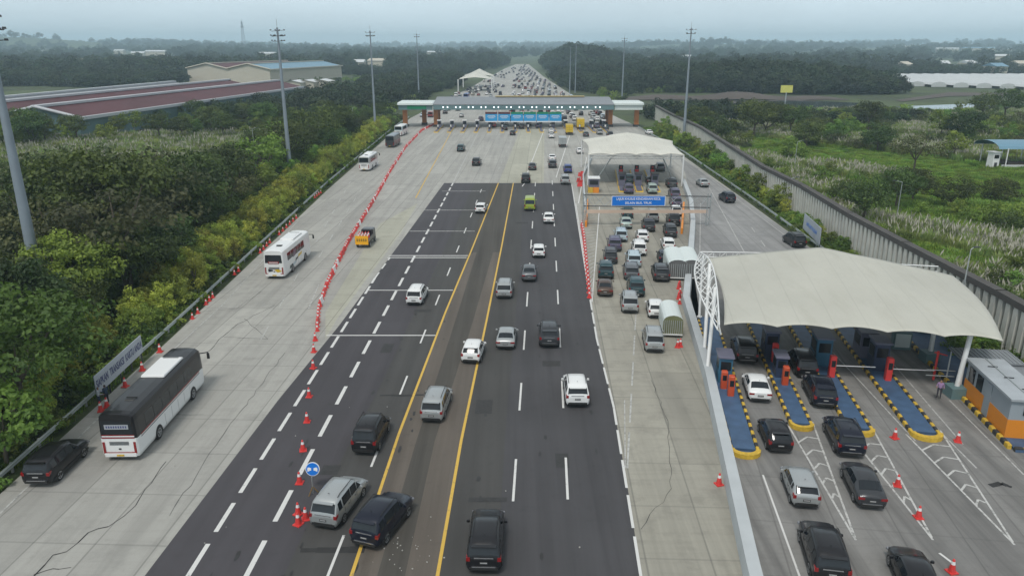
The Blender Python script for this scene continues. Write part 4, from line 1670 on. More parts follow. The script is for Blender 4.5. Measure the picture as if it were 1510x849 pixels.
# round blue direction sign
sp = P(462, 727)
t = thing('direction_sign', 'round blue sign with two white arrows on a stand by the traffic cones', 'traffic sign', sp, 0)
b = MB()
b.tube((0, 0, 0), (0, 0, 1.2), .04, M_steel, 6)
for a in range(3):
    b.tube((0, 0, .5), (.4 * math.cos(a * 2.1), .4 * math.sin(a * 2.1), 0), .03, plain('stand_rust', (0.2, 0.12, 0.03), .8), 5)
b.build('stand', t)
b = MB()
b.tube((0, -.03, 1.6), (0, .02, 1.6), .45, M_cwhite, 28)
b.tube((0, -.05, 1.6), (0, -.03, 1.6), .405, M_sblue, 28)
for s in (-1, 1):
    b.box((s * .13, -.06, 1.6), (.1, .02, .16), M_cwhite)
    b.poly([(s * .06, -.066, 1.66), (s * .31, -.066, 1.47), (s * .3, -.066, 1.72), (s * .19, -.066, 1.72)], M_cwhite)
    b.poly([(s * .12, -.064, 1.53), (s * .31, -.064, 1.44), (s * .33, -.064, 1.66), (s * .22, -.064, 1.66)], M_cwhite)
disc = b.build('sign_disc', t)
disc.rotation_euler = (R(-12), 0, 0)

# ---------------------------------------------------------------- far buildings, water, heaps
def gable_shed(name, label, A, B, wv, ze, zr, mr, mwall, mtrim=None, bands=0):
    """long shed: front eave runs A..B, wv = vector from front eave to back eave"""
    t = thing(name, label, 'industrial building', (A.x, A.y, 0))
    o = Vector((A.x, A.y, 0))
    a, c = Vector((0, 0, 0)), Vector((B.x, B.y, 0)) - o
    w = Vector((wv[0], wv[1], 0))
    b = MB()
    up = lambda p, z: (p.x, p.y, z)
    for p, q in ((a, c), (c, c + w), (c + w, a + w), (a + w, a)):
        b.poly([up(p, 0), up(q, 0), up(q, ze), up(p, ze)], mwall)
    b.poly([up(a, ze), up(a + w, ze), up(a + w * .5, zr)], mwall)
    b.poly([up(c, ze), up(c + w, ze), up(c + w * .5, zr)], mwall)
    b.build('wall', t)
    b = MB()
    d = (c - a).normalized() * .8
    e = w.normalized() * .8
    a2, c2 = a - d, c + d
    for s0, s1 in ((-e, w * .5), (w + e, w * .5)):
        b.poly([up(a2 + s0, ze - .3), up(c2 + s0, ze - .3), up(c2 + s1, zr + .05), up(a2 + s1, zr + .05)], mr)
    b.build('roof', t)
    if mtrim:
        b = MB()
        b.box(((a2 + c2) / 2 - e).to_tuple()[:2] + (ze - .35,), (1.2, (c2 - a2).length, .9), mtrim, math.atan2(-(c2 - a2).x, (c2 - a2).y))
        b.box(((a2 + c2) / 2 + w * .5).to_tuple()[:2] + (zr + .3,), (2.4, (c2 - a2).length, .7), mtrim, math.atan2(-(c2 - a2).x, (c2 - a2).y))
        for s0, s1 in ((-e, w * .5), (w + e, w * .5)):
            p, q = a2 + s0 + Vector((0, 0, ze)), a2 + s1 + Vector((0, 0, zr + .3))
            b.tube(p, q, .5, mtrim, 6)
        b.build('roof_trim', t)
    return t


M_trim = plain('roof_trim_pale', (0.46, 0.48, 0.50), 0.6, var=0.2, scale=0.1)
gable_shed('factory_shed', 'nearest long shed with maroon roof and pale ridge at the left', P(115, 172, 7), P(445, 127, 7), (-25, 2), 6.8, 9.6, M_roofred, M_fasc, M_trim)
gable_shed('factory_shed', 'middle long shed with maroon roof behind the nearest maroon one', P(115, 172, 7) + Vector((-27, -14, 0)), P(445, 127, 7) + Vector((-29, 8, 0)), (-25, 2), 6.8, 9.6, M_roofred, M_fasc, M_trim)
gable_shed('factory_shed', 'rearmost long dark roofed shed in front of the dark tree line at left', P(115, 172, 7) + Vector((-56, -16, 0)), P(445, 127, 7) + Vector((-60, 8, 0)), (-22, 2), 6.6, 8.6, M_greyroof, M_fasc, M_trim)
gable_shed('factory_shed', 'small pale gabled building at the far left beside the nearest light mast', Vector((-150, 214, 0)), Vector((-149, 232, 0)), (-17, -1), 5.5, 7.6, M_roofwhite, M_fasc, M_trim)
ft = Vector((-255, 610, 0))
gable_shed('factory_hall', 'cream walled factory hall with brown roof, left half of the twin gables', Vector((-218, 595, 0)), Vector((-190, 712, 0)), (-37, 15), 10.5, 14, M_roofred, M_cream, M_cream)
gable_shed('factory_hall', 'cream walled factory hall with long pale blue roof, right half of the twin gables', Vector((-181, 580, 0)), Vector((-153, 697, 0)), (-37, 15), 10.5, 14, M_roofblue, M_cream, M_cream)
for i, (px, py) in enumerate(((455, 132), (474, 131), (495, 130))):
    p = P(px, py)
    gable_shed('storage_shed', ['left', 'middle', 'right'][i] + ' of three small white roofed sheds right of the maroon sheds', Vector((p.x - 5, p.y, 0)), Vector((p.x - 4, p.y + 14, 0)), (-11, 0), 4.5, 5.6, M_roofwhite, M_cream)

# farm shed and white booth in the right meadow
q = P(1474, 250)
t = thing('open_shed', 'open field shed with pale blue arched roof at the right edge', 'shed', (q.x, q.y, 0))
b = MB()
n = 8
for i in range(n):
    a1, a2 = math.pi * i / n, math.pi * (i + 1) / n
    f1, f2 = (5 - 5 * math.cos(a1), 4.6 + 1.5 * math.sin(a1)), (5 - 5 * math.cos(a2), 4.6 + 1.5 * math.sin(a2))
    b.poly([(-1, f1[0], f1[1]), (16, f1[0], f1[1]), (16, f2[0], f2[1]), (-1, f2[0], f2[1])], M_roofblue, True)
b.build('roof', t)
pm = MB()
pm.tube((0, 0, 0), (0, 0, 4.8), .14, M_cwhite, 6)
pme = pm.mesh('post')
for x in (1.2, 6.2, 11):
    inst('post', pme, t, (x, .1, 0))
    inst('post', pme, t, (x, 9.8, 0))
b = MB()
b.box((7, .4, .5), (13, .15, 1), M_roofwhite)
b.box((8, 5, .6), (10, 6, 1.2), M_earth)
b.build('low_wall', t)
q = P(1462, 249)
t = thing('guard_booth', 'small white guard booth standing in the right meadow', 'booth', (q.x, q.y, 0), R(10))
b = MB()
b.box((0, 0, 1.9), (1.8, 1.8, 3.8), M_white, 0, .95)
b.box((0, 0, 3.9), (2.2, 2.2, .2), M_roofwhite)
b.build('wall', t)
b = MB()
b.box((0, -.9, .8), (.7, .1, 1.5), M_dark)
b.build('door', t)
b = MB()
b.box((0, -.9, 2.9), (1.2, .08, .8), M_glass)
b.build('window', t)

# billboard
q = P(1158, 150)
t = thing('billboard', 'small yellow billboard among trees beyond the panel wall', 'billboard', (q.x, q.y, 0))
b = MB()
b.box((0, 0, 6.2), (6.0, .4, 3.6), plain('billboard_yellow', (0.60, 0.58, 0.12), .6, var=.15, scale=1))
b.build('board', t)
b = MB()
b.tube((0, 0, 0), (0, 0, 4.6), .3, M_steel, 8)
b.build('post', t)

def flat_poly(name, pxs, m, z, label=None, kind='structure'):
    return sheet(name, [P(*p) for p in pxs], m, z, kind, label)


flat_poly('water', [(1000, 150), (1160, 147), (1265, 152), (1270, 160), (1180, 160), (1010, 161)], M_water, 0.03)
flat_poly('water', [(1292, 158), (1330, 163), (1352, 170), (1348, 182), (1322, 180), (1300, 170), (1240, 163), (1200, 158)], M_water, 0.04)
flat_poly('water', [(1255, 160), (1460, 152), (1470, 160), (1380, 166)], M_water, 0.03)
flat_poly('path', [(1400, 136), (1510, 138), (1510, 141), (1400, 142), (1330, 150), (1320, 148)], M_earth, 0.03)
# sheet covered nursery tunnels
t = thing('greenhouse_field', 'wide field of low white greenhouse tunnels at the right horizon', 'greenhouses', (300, 480, 0))
b = MB()
c0, c1 = Vector((-70, -5, 0)), Vector((-40, 200, 0))
for k in range(26):
    x = -60 + k * 11
    for i in range(4):
        a1, a2 = math.pi * i / 4, math.pi * (i + 1) / 4
        y0 = max(0, 70 - x * .7) - 20
        b.poly([(x - 5.2 * math.cos(a1), y0, 1.5 + 2 * math.sin(a1)), (x - 5.2 * math.cos(a1), 220, 1.5 + 2 * math.sin(a1)),
                (x - 5.2 * math.cos(a2), 220, 1.5 + 2 * math.sin(a2)), (x - 5.2 * math.cos(a2), y0, 1.5 + 2 * math.sin(a2))], M_pale_sheet)
        b.poly([(x - 5.2 * math.cos(a1), y0, 0), (x - 5.2 * math.cos(a2), y0, 0), (x - 5.2 * math.cos(a2), y0, 1.5 + 2 * math.sin(a2)), (x - 5.2 * math.cos(a1), y0, 1.5 + 2 * math.sin(a1))], M_pale_sheet)
b.build('tunnel_sheeting', t)
# earth heaps
hm = MB()
hv, hf = [], []
for j in range(13):
    for i in range(41):
        x, y = -60 + i * 3.0, -12 + j * 2
        k = max(0, 1 - (x / 62) ** 2) * max(0, 1 - (y / 13) ** 2)
        hv.append((x, y, 3.2 * k * (0.75 + .35 * math.sin(x * .13 + 1) + .12 * math.sin(x * .5 + y)) - .1))
for j in range(12):
    for i in range(40):
        a = j * 41 + i
        hf.append((a, a + 1, a + 42, a + 41))
hm.raw(hv, hf, M_earth, True)
tag(hm.build('earth_heap', None, (118, 415, 0)), 'long brown heap of earth by the pond below the wooded hill', 'earth heap')

# distant houses and halls scattered over the plain
far_b = [(60, 84, 26, 'w'), (178, 84, 14, 'w'), (205, 88, 18, 'w'), (232, 86, 30, 'w'), (120, 100, 12, 'c'), (170, 72, 60, 'c'), (395, 88, 26, 'w'), (370, 80, 20, 'c'),
         (1440, 82, 46, 'b'), (1485, 80, 60, 'b'), (1395, 82, 30, 'w'), (1330, 79, 24, 'w'), (1475, 92, 22, 'w'), (1425, 105, 14, 'w'), (1465, 112, 20, 'b'), (1250, 82, 16, 'w'),
         (958, 96, 10, 'w'), (1330, 108, 14, 'c'), (670, 80, 26, 'w'), (690, 83, 22, 'c'), (730, 79, 30, 'c'), (560, 100, 30, 'c'), (530, 103, 18, 'w'), (640, 86, 20, 'w'), (1012, 92, 12, 'w'), (1390, 106, 10, 'w'), (480, 72, 34, 'c'), (1500, 106, 16, 'c')]
far_keep = []
for i, (px, py, w, k) in enumerate(far_b):
    p = P(px, py)
    p.z = hill_z(p.x, p.y)
    mr = {'w': M_roofwhite, 'b': M_roofblue, 'c': M_cream}[k]
    t = thing('distant_building', {'w': 'small white roofed hall far off among hazy trees', 'b': 'pale blue roofed factory hall far off at the right', 'c': 'small cream building far off among hazy trees'}[k], 'building', p, rnd.uniform(-.3, .3), {'w': 'distant white roofed halls', 'b': 'distant blue roofed halls', 'c': 'distant cream buildings'}[k])
    s = max(.6, p.y / 900)
    far_keep.append((math.atan2(p.x, p.y), p.length, (w * s * .38 + 4) / p.length))
    b = MB()
    b.box((0, 0, 4.5), (w * s * .75, 18, 9), M_cream)
    b.build('wall', t)
    b = MB()
    b.raw([(-w * s * .4, -10, 9), (w * s * .4, -10, 9), (w * s * .4, 10, 9), (-w * s * .4, 10, 9), (-w * s * .4, 0, 12), (w * s * .4, 0, 12)], [(0, 1, 5, 4), (2, 3, 4, 5), (0, 4, 3), (1, 2, 5)], mr)
    b.build('roof', t)


# ---------------------------------------------------------------- vehicles
def paint(name, c, metal=0.0, rough=0.28):
    m = plain('paint_' + name, c, rough, metal, 0.25)
    if sum(c) < .2:
        m.node_tree.nodes['Principled BSDF'].inputs['Specular IOR Level'].default_value = .32
    return m


PAINT = {
    'black': paint('black', (0.012, 0.012, 0.014)), 'white': paint('white', (0.74, 0.75, 0.74), 0, .35), 'silver': paint('silver', (0.40, 0.42, 0.42), .45, .35),
    'champagne': paint('champagne', (0.38, 0.37, 0.32), .4, .35), 'grey': paint('grey', (0.14, 0.15, 0.16), .35, .32), 'darkgrey': paint('dark_grey', (0.05, 0.053, 0.058), .3, .3),
    'navy': paint('navy', (0.011, 0.014, 0.026), .2), 'teal': paint('teal', (0.025, 0.065, 0.075), .2), 'paleblue': paint('pale_blue', (0.45, 0.55, 0.60), .2, .35),
    'red': paint('red', (0.20, 0.02, 0.02)), 'green': paint('green', (0.13, 0.24, 0.10)), 'lime': paint('lime', (0.28, 0.36, 0.03)), 'mint': paint('mint', (0.38, 0.47, 0.43), .2, .35),
    'brown': paint('brown', (0.09, 0.06, 0.045), .2), 'blue': paint('blue', (0.02, 0.05, 0.22)), 'yellow': paint('yellow', (0.62, 0.42, 0.02)), 'purple': paint('purple_grey', (0.10, 0.09, 0.15), .3),
}
M_tail = plain('tail_lamp', (0.24, 0.01, 0.012), 0.2, coat=.5)
M_head = plain('head_lamp', (0.25, 0.26, 0.28), 0.15, .2)
M_chrome = plain('chrome', (0.55, 0.56, 0.58), 0.2, .8)
M_trimb = plain('trim_black', (0.018, 0.018, 0.018), 0.55)
M_rim = plain('wheel_rim', (0.36, 0.37, 0.38), 0.35, .6)
M_plate = plain('number_plate', (0.04, 0.04, 0.04), 0.5)
M_platew = plain('number_plate_figures', (0.6, 0.6, 0.6), 0.5)

# stations: y, bottom, belt, top, half width, roof inset
PROF = {
    'mpv': [(-2.30, .42, .78, .84, .78, .05), (-2.25, .28, 1.00, 1.06, .87, .05), (-1.93, .25, 1.04, 1.66, .89, .13), (-1.30, .22, 1.02, 1.76, .90, .15), (-.20, .22, 1.00, 1.78, .90, .15),
            (.62, .22, .98, 1.70, .90, .16), (1.40, .22, .98, 1.05, .89, .09), (1.95, .24, .88, .95, .87, .10), (2.22, .30, .72, .79, .80, .10), (2.32, .42, .56, .60, .66, .08)],
    'suv': [(-2.33, .50, .84, .92, .82, .05), (-2.28, .34, 1.10, 1.17, .91, .05), (-2.02, .30, 1.14, 1.70, .93, .15), (-1.30, .28, 1.12, 1.80, .94, .18), (-.30, .28, 1.10, 1.82, .94, .18),
            (.48, .28, 1.08, 1.74, .94, .19), (1.12, .28, 1.08, 1.16, .93, .09), (1.90, .30, 1.02, 1.10, .91, .09), (2.22, .36, .86, .93, .86, .10), (2.34, .48, .66, .70, .72, .08)],
    'hatch': [(-1.90, .42, .76, .82, .74, .05), (-1.85, .28, .96, 1.02, .82, .06), (-1.42, .24, 1.00, 1.46, .84, .15), (-.95, .22, .98, 1.50, .85, .16), (-.10, .22, .96, 1.53, .85, .16),
              (.55, .22, .94, 1.46, .85, .17), (1.12, .22, .94, 1.00, .84, .09), (1.62, .24, .84, .90, .82, .10), (1.86, .30, .70, .76, .76, .10), (1.95, .40, .54, .58, .62, .08)],
    'sedan': [(-2.25, .44, .80, .86, .76, .06), (-2.20, .30, .92, .99, .84, .08), (-1.72, .24, .95, 1.03, .87, .09), (-1.02, .22, .95, 1.38, .88, .20), (-.25, .22, .94, 1.46, .88, .20),
              (.45, .22, .93, 1.41, .88, .20), (1.18, .22, .92, .98, .87, .09), (1.80, .24, .82, .88, .85, .10), (2.15, .30, .68, .74, .78, .10), (2.26, .42, .54, .58, .64, .08)],
    'minibus': [(-2.62, .46, .90, .96, .84, .05), (-2.58, .30, 1.10, 1.16, .93, .05), (-2.48, .26, 1.14, 2.02, .94, .10), (-1.60, .24, 1.12, 2.14, .95, .11), (.20, .24, 1.10, 2.16, .95, .11),
                (1.35, .24, 1.08, 2.08, .95, .12), (2.10, .24, 1.04, 1.14, .93, .09), (2.38, .28, .90, .98, .90, .10), (2.55, .36, .72, .78, .82, .10), (2.62, .46, .58, .62, .68, .08)],
}
WHEEL = {'mpv': (1.40, -1.38, .34), 'suv': (1.42, -1.36, .38), 'hatch': (1.22, -1.22, .30), 'sedan': (1.38, -1.34, .32), 'minibus': (1.62, -1.55, .34)}


def ring(st):
    y, zb, zt, ztop, w, ri = st
    half = [(w - .12, zb), (w - .03, zb + .14), (w, (zb + zt) / 2), (w - .03, zt), (w - .03 - ri * .9, ztop - .07), (w - .05 - ri - .10, ztop), (w * .35, ztop + .025)]
    return [(x, y, z) for x, z in half] + [(-x, y, z) for x, z in reversed(half)]


def lerp3(a, b, t):
    return Vector(a).lerp(Vector(b), t)


CACHE = {}


def wheel_parts(r):
    k = ('wheel', r)
    if k not in CACHE:
        b = MB()
        b.lathe([(r * .55, -.10), (r * .93, -.11), (r, -.06), (r, .06), (r * .93, .11), (r * .55, .10)], M_black, 16, 'X')
        b.lathe([(r * .55, -.10), (.01, -.08)], M_black, 16, 'X')
        b.lathe([(.01, .08), (r * .55, .10)], M_black, 16, 'X')
        tyre = b.mesh('wheel')
        b2 = MB()
        for s in (-1, 1):
            b2.lathe([(r * .66, .112 * s), (r * .56, .118 * s), (r * .52, .10 * s)], M_rim, 16, 'X')
            b2.lathe([(.01, .12 * s), (r * .14, .12 * s), (r * .15, .1 * s)], M_rim, 10, 'X')
            for q in range(5):
                a = q * 2 * math.pi / 5
                d = Vector((0, math.cos(a), math.sin(a)))
                n = Vector((0, -d.z, d.y)) * r * .09
                x = Vector((.116 * s, 0, 0))
                b2.poly([x + d * r * .1 - n, x + d * r * .1 + n, x + d * r * .58 + n * .8, x + d * r * .58 - n * .8], M_rim)
        CACHE[k] = (tyre, b2.mesh('rim'), b, b2)
    return CACHE[k]


def car_parts(kind):
    """list of (part name, MB, location, painted?) in the car's own frame"""
    if kind in CACHE:
        return CACHE[kind]
    st = PROF[kind]
    rings = [ring(s) for s in st]
    n = len(rings[0])
    PM = PAINT['white']
    parts = []
    b = MB()
    vs = [p for r_ in rings for p in r_]
    fs = []
    for k in range(len(rings) - 1):
        for i in range(n - 1):
            fs.append((k * n + i, k * n + i + 1, (k + 1) * n + i + 1, (k + 1) * n + i))
    b.raw(vs, fs, PM, True)
    b.raw(rings[0], [tuple(range(n))], PM)
    b.raw(rings[-1], [tuple(reversed(range(n)))], PM)
    under = [(k * n + n - 1, k * n, (k + 1) * n, (k + 1) * n + n - 1) for k in range(len(rings) - 1)]
    b.raw(vs, under, M_trimb)
    yf, yr_, r = WHEEL[kind]
    W = st[4][4]
    # wheel arches, sills and shut lines
    for y in (yf, yr_):
        for s in (-1, 1):
            x = s * (W + .004)
            pts = [(x, y + math.cos(math.pi * i / 10) * r * 1.2, .20 + max(0, math.sin(math.pi * i / 10)) * r * 1.32) for i in range(11)]
            b.poly(pts if s > 0 else pts[::-1], M_trimb)
    for s in (-1, 1):
        b.box((s * (W - .03), (yf + yr_) / 2, .27), (.08, yf - yr_ - 2.2 * r, .1), M_trimb)
        for y in (.52, -.38, -1.15 if kind != 'hatch' else -.95):
            zb_ = st[4][2]
            b.box((s * (W - .008), y, zb_ - .30), (.012, .014, .56), M_trimb)
        for y in (.30, -.62):
            b.box((s * (W + .002), y, st[4][2] - .12), (.02, .16, .03), M_trimb)
    if kind == 'suv':
        for s in (-1, 1):
            b.box((s * (W + .005), 0, .42), (.03, 3.9, .14), M_trimb)
    parts.append(('body', b, (0, 0, 0), True))

    def patch(A, B, C, D, m, off=.012, iu=.06, iv=.08, smooth=False, rows=1):
        """panel on the quad A B C D (A-B lower edge, D-C upper edge), inset and set proud"""
        pb = MB()
        A, B, C, D = map(Vector, (A, B, C, D))
        nn = (B - A).cross(D - A).normalized()
        q = lambda u, v: (A.lerp(B, u)).lerp(D.lerp(C, u), v) + nn * off
        pb.poly([q(iu, iv), q(1 - iu, iv), q(1 - iu, 1 - iv), q(iu, 1 - iv)], m)
        return pb

    # rear window between stations 1 and 2 (3 for sedan)
    ra, rb = (2, 3) if kind == 'sedan' else (1, 2)
    r1, r2 = rings[ra], rings[rb]

    def across(ra_, rb_, t0, t1, shrink, m, outward):
        pb = MB()
        idx = [4, 5, 6, 7, 8, 9]
        row0 = [lerp3(ra_[i], rb_[i], t0) for i in idx]
        row1 = [lerp3(ra_[i], rb_[i], t1) for i in idx]
        for row in (row0, row1):
            row[0] = row[0].lerp(row[1], shrink)
            row[-1] = row[-1].lerp(row[-2], shrink)
        o = Vector(outward).normalized() * .016
        pb.raw([p + o for p in row0 + row1], [(i, i + 1, i + 7, i + 6) if outward[1] > 0 else (i + 1, i, i + 6, i + 7) for i in range(5)], m, True)
        return pb
    parts.append(('rear_window', across(r1, r2, .10, .93, .45, M_glass, (0, -1, .5)), (0, 0, 0), False))
    parts.append(('windscreen', across(rings[6], rings[5], .06, .95, .3, M_glass, (0, .7, 1)), (0, 0, 0), False))
    # side windows
    spans = [(rb, 3, .16), (3, 4, .03), (4, 5, .03)] if kind != 'sedan' else [(3, 4, .06), (4, 5, .03)]
    for s in (0, 1):
        for a_, c_, iu in spans:
            if a_ == c_:
                continue
            R1, R2 = rings[a_], rings[c_]
            i3, i4 = (3, 4) if s == 0 else (n - 4, n - 5)
            A, B, C, D = R1[i3], R2[i3], R2[i4], R1[i4]
            if s == 0:
                pb = patch(A, B, C, D, M_glass, .012, iu, .1)
                pb = patch(A, B, C, D, M_glass, .012, iu, .1)
            else:
                pb = patch(B, A, D, C, M_glass, .012, iu, .1)
            parts.append(('side_window', pb, (0, 0, 0), False))
        # front quarter (triangle to the windscreen pillar)
        R1, R2 = rings[5], rings[6]
        i3, i4 = (3, 4) if s == 0 else (n - 4, n - 5)
        A, B, D = Vector(R1[i3]), Vector(R2[i3]), Vector(R1[i4])
        tri = [A.lerp(D, .1) + (B - A) * .03, A.lerp(B, .72) + (D - A) * .1, D.lerp(B, .12) - (D - A) * .08]
        o = Vector((.012 if s == 0 else -.012, 0, .004))
        pb = MB()
        pb.poly([p + o for p in (tri if s == 0 else tri[::-1])], M_glass)
        parts.append(('side_window', pb, (0, 0, 0), False))
    # lamps
    W1, zt = st[1][4], st[1][2]
    tall = kind in ('mpv', 'suv', 'minibus', 'hatch')
    yb = st[1][0]
    for s in (-1, 1):
        pb = MB()
        if tall:
            pb.box((s * (W1 - .10), yb - .005, zt - .10), (.20, .09, .22 if kind != 'minibus' else .4), M_tail, 0, .95)
            pb.box((s * (W1 - .035), yb + .14, zt - .06), (.06, .22, .2), M_tail)
        else:
            pb.box((s * (W1 - .18), yb - .01, zt - .12), (.38, .10, .15), M_tail)
        parts.append(('tail_light', pb, (0, 0, 0), False))
    yfr, zf, wf = st[8][0], st[8][2], st[8][4]
    for s in (-1, 1):
        pb = MB()
        pb.box((s * (wf - .10), yfr - .02, zf - .10), (.34, .18, .12), M_head, -s * .35)
        parts.append(('headlight', pb, (0, 0, 0), False))
    pb = MB()
    pb.box((0, yfr + .085, zf - .13), (.9, .06, .16), M_trimb)
    pb.box((0, yfr + .12, zf - .08), (.8, .02, .03), M_chrome)
    parts.append(('grille', pb, (0, 0, 0), False))
    # mirrors
    ym = st[5][0] + (.30 if kind != 'minibus' else .45)
    for s in (-1, 1):
        pb = MB()
        pb.box((s * (W + .10), ym, st[5][2] + .08), (.2, .11, .15), PM, 0, .85, .03)
        parts.append(('mirror', pb, (0, 0, 0), True))
    # plate, bumper trim, rear strip
    yr0 = st[0][0]
    pb = MB()
    pb.box((0, yr0 - .012, .66 if kind != 'suv' else .80), (.44, .02, .14), M_plate)
    for k in range(6):
        pb.box((-.15 + k * .06, yr0 - .024, .67 if kind != 'suv' else .81), (.035, .006, .07), M_platew)
    parts.append(('number_plate', pb, (0, 0, 0), False))
    pb = MB()
    pb.box((0, yr0 + .0, .38 if kind != 'suv' else .46), (W * 1.55, .12, .16), M_trimb, 0, 1)
    pb.box((0, yr0 - .03, .47 if kind != 'suv' else .56), (W * 1.3, .05, .03), M_chrome if kind in ('suv', 'sedan') else M_trimb)
    parts.append(('bumper', pb, (0, 0, 0), False))
    if kind in ('mpv', 'suv'):
        pb = MB()
        pb.box((0, yb - .03, zt - .03), (1.0, .04, .05), M_chrome)
        parts.append(('tailgate_strip', pb, (0, 0, 0), False))
        for s in (-1, 1):
            pb = MB()
            x = s * (W - .26)
            pb.tube((x, st[3][0] - .2, st[3][3] + .03), (x, st[3][0] + .1, st[3][3] + .10), .025, M_trimb, 5)
            pb.tube((x, st[3][0] + .1, st[3][3] + .10), (x, st[5][0] - .25, st[4][3] + .08), .025, M_trimb, 5)
            pb.tube((x, st[5][0] - .25, st[4][3] + .08), (x, st[5][0], st[5][3] + .03), .025, M_trimb, 5)
            parts.append(('roof_rail', pb, (0, 0, 0), False))
    # spoiler and aerial
    if kind in ('mpv', 'hatch', 'suv'):
        pb = MB()
        pb.box((0, st[2][0] - .12, st[2][3] + .0), (W * 1.35, .26, .04), PM)
        parts.append(('spoiler', pb, (0, 0, 0), True))
    pb = MB()
    pb.tube((0, st[3][0] + .1, st[3][3]), (0, st[3][0] - .12, st[3][3] + .16), .014, M_trimb, 4)
    parts.append(('aerial', pb, (0, 0, 0), False))
    CACHE[kind] = parts
    return parts


CARS = []


def car(kind, colour, pos, head, label, group=None, z=0.0, scale=1.0):
    parts = car_parts(kind)
    nm = {'mpv': 'minivan', 'suv': 'suv', 'hatch': 'hatchback', 'sedan': 'sedan', 'minibus': 'minibus'}[kind]
    cat = {'mpv': 'car', 'suv': 'car', 'hatch': 'car', 'sedan': 'car', 'minibus': 'van'}[kind]
    t = thing(nm, label, cat, (pos.x, pos.y, z + .018), -R(head), group)
    t.scale = (1 + rnd.uniform(-.02, .03), 1 + rnd.uniform(-.05, .04), 1 + rnd.uniform(-.04, .04))
    key = (kind, 'meshes')
    if key not in CACHE:
        CACHE[key] = [(n_, b_.mesh(n_), l_, p_) for n_, b_, l_, p_ in parts]
    for n_, me, l_, painted in CACHE[key]:
        o = inst(n_, me, t, l_)
        if painted:
            o.material_slots[0].link = 'OBJECT'
            o.material_slots[0].material = PAINT[colour]
    yf, yr_, r = WHEEL[kind]
    tyre, rim, _, _ = wheel_parts(r)
    W = PROF[kind][4][4]
    for y in (yf, yr_):
        for s in (-1, 1):
            w = inst('wheel', tyre, t, (s * (W - .10), y, r))
            inst('rim', rim, w)
    CARS.append((pos.x, pos.y))
    return t


def far_car(kind, colour, x, y, head, label, group, z=0.0):
    """distant vehicle: the same form as one mesh"""
    k = (kind, 'joined')
    if k not in CACHE:
        b = MB()
        for n_, pb, l_, p_ in car_parts(kind):
            if n_ in ('number_plate', 'aerial', 'spoiler', 'roof_rail', 'tailgate_strip'):
                continue
            b.join(pb, l_)
        yf, yr_, r = WHEEL[kind]
        _, _, wb, _ = wheel_parts(r)
        for yy in (yf, yr_):
            for s in (-1, 1):
                b.join(wb, (s * (PROF[kind][4][4] - .1), yy, r))
        CACHE[k] = b.mesh(kind)
    o = inst({'mpv': 'minivan', 'suv': 'suv', 'hatch': 'hatchback', 'sedan': 'sedan', 'minibus': 'minibus'}[kind], CACHE[k], None, (x, y, z + .018), -R(head))
    o.material_slots[0].link = 'OBJECT'
    o.material_slots[0].material = PAINT[colour]
    tag(o, label, 'car', group)
    return o


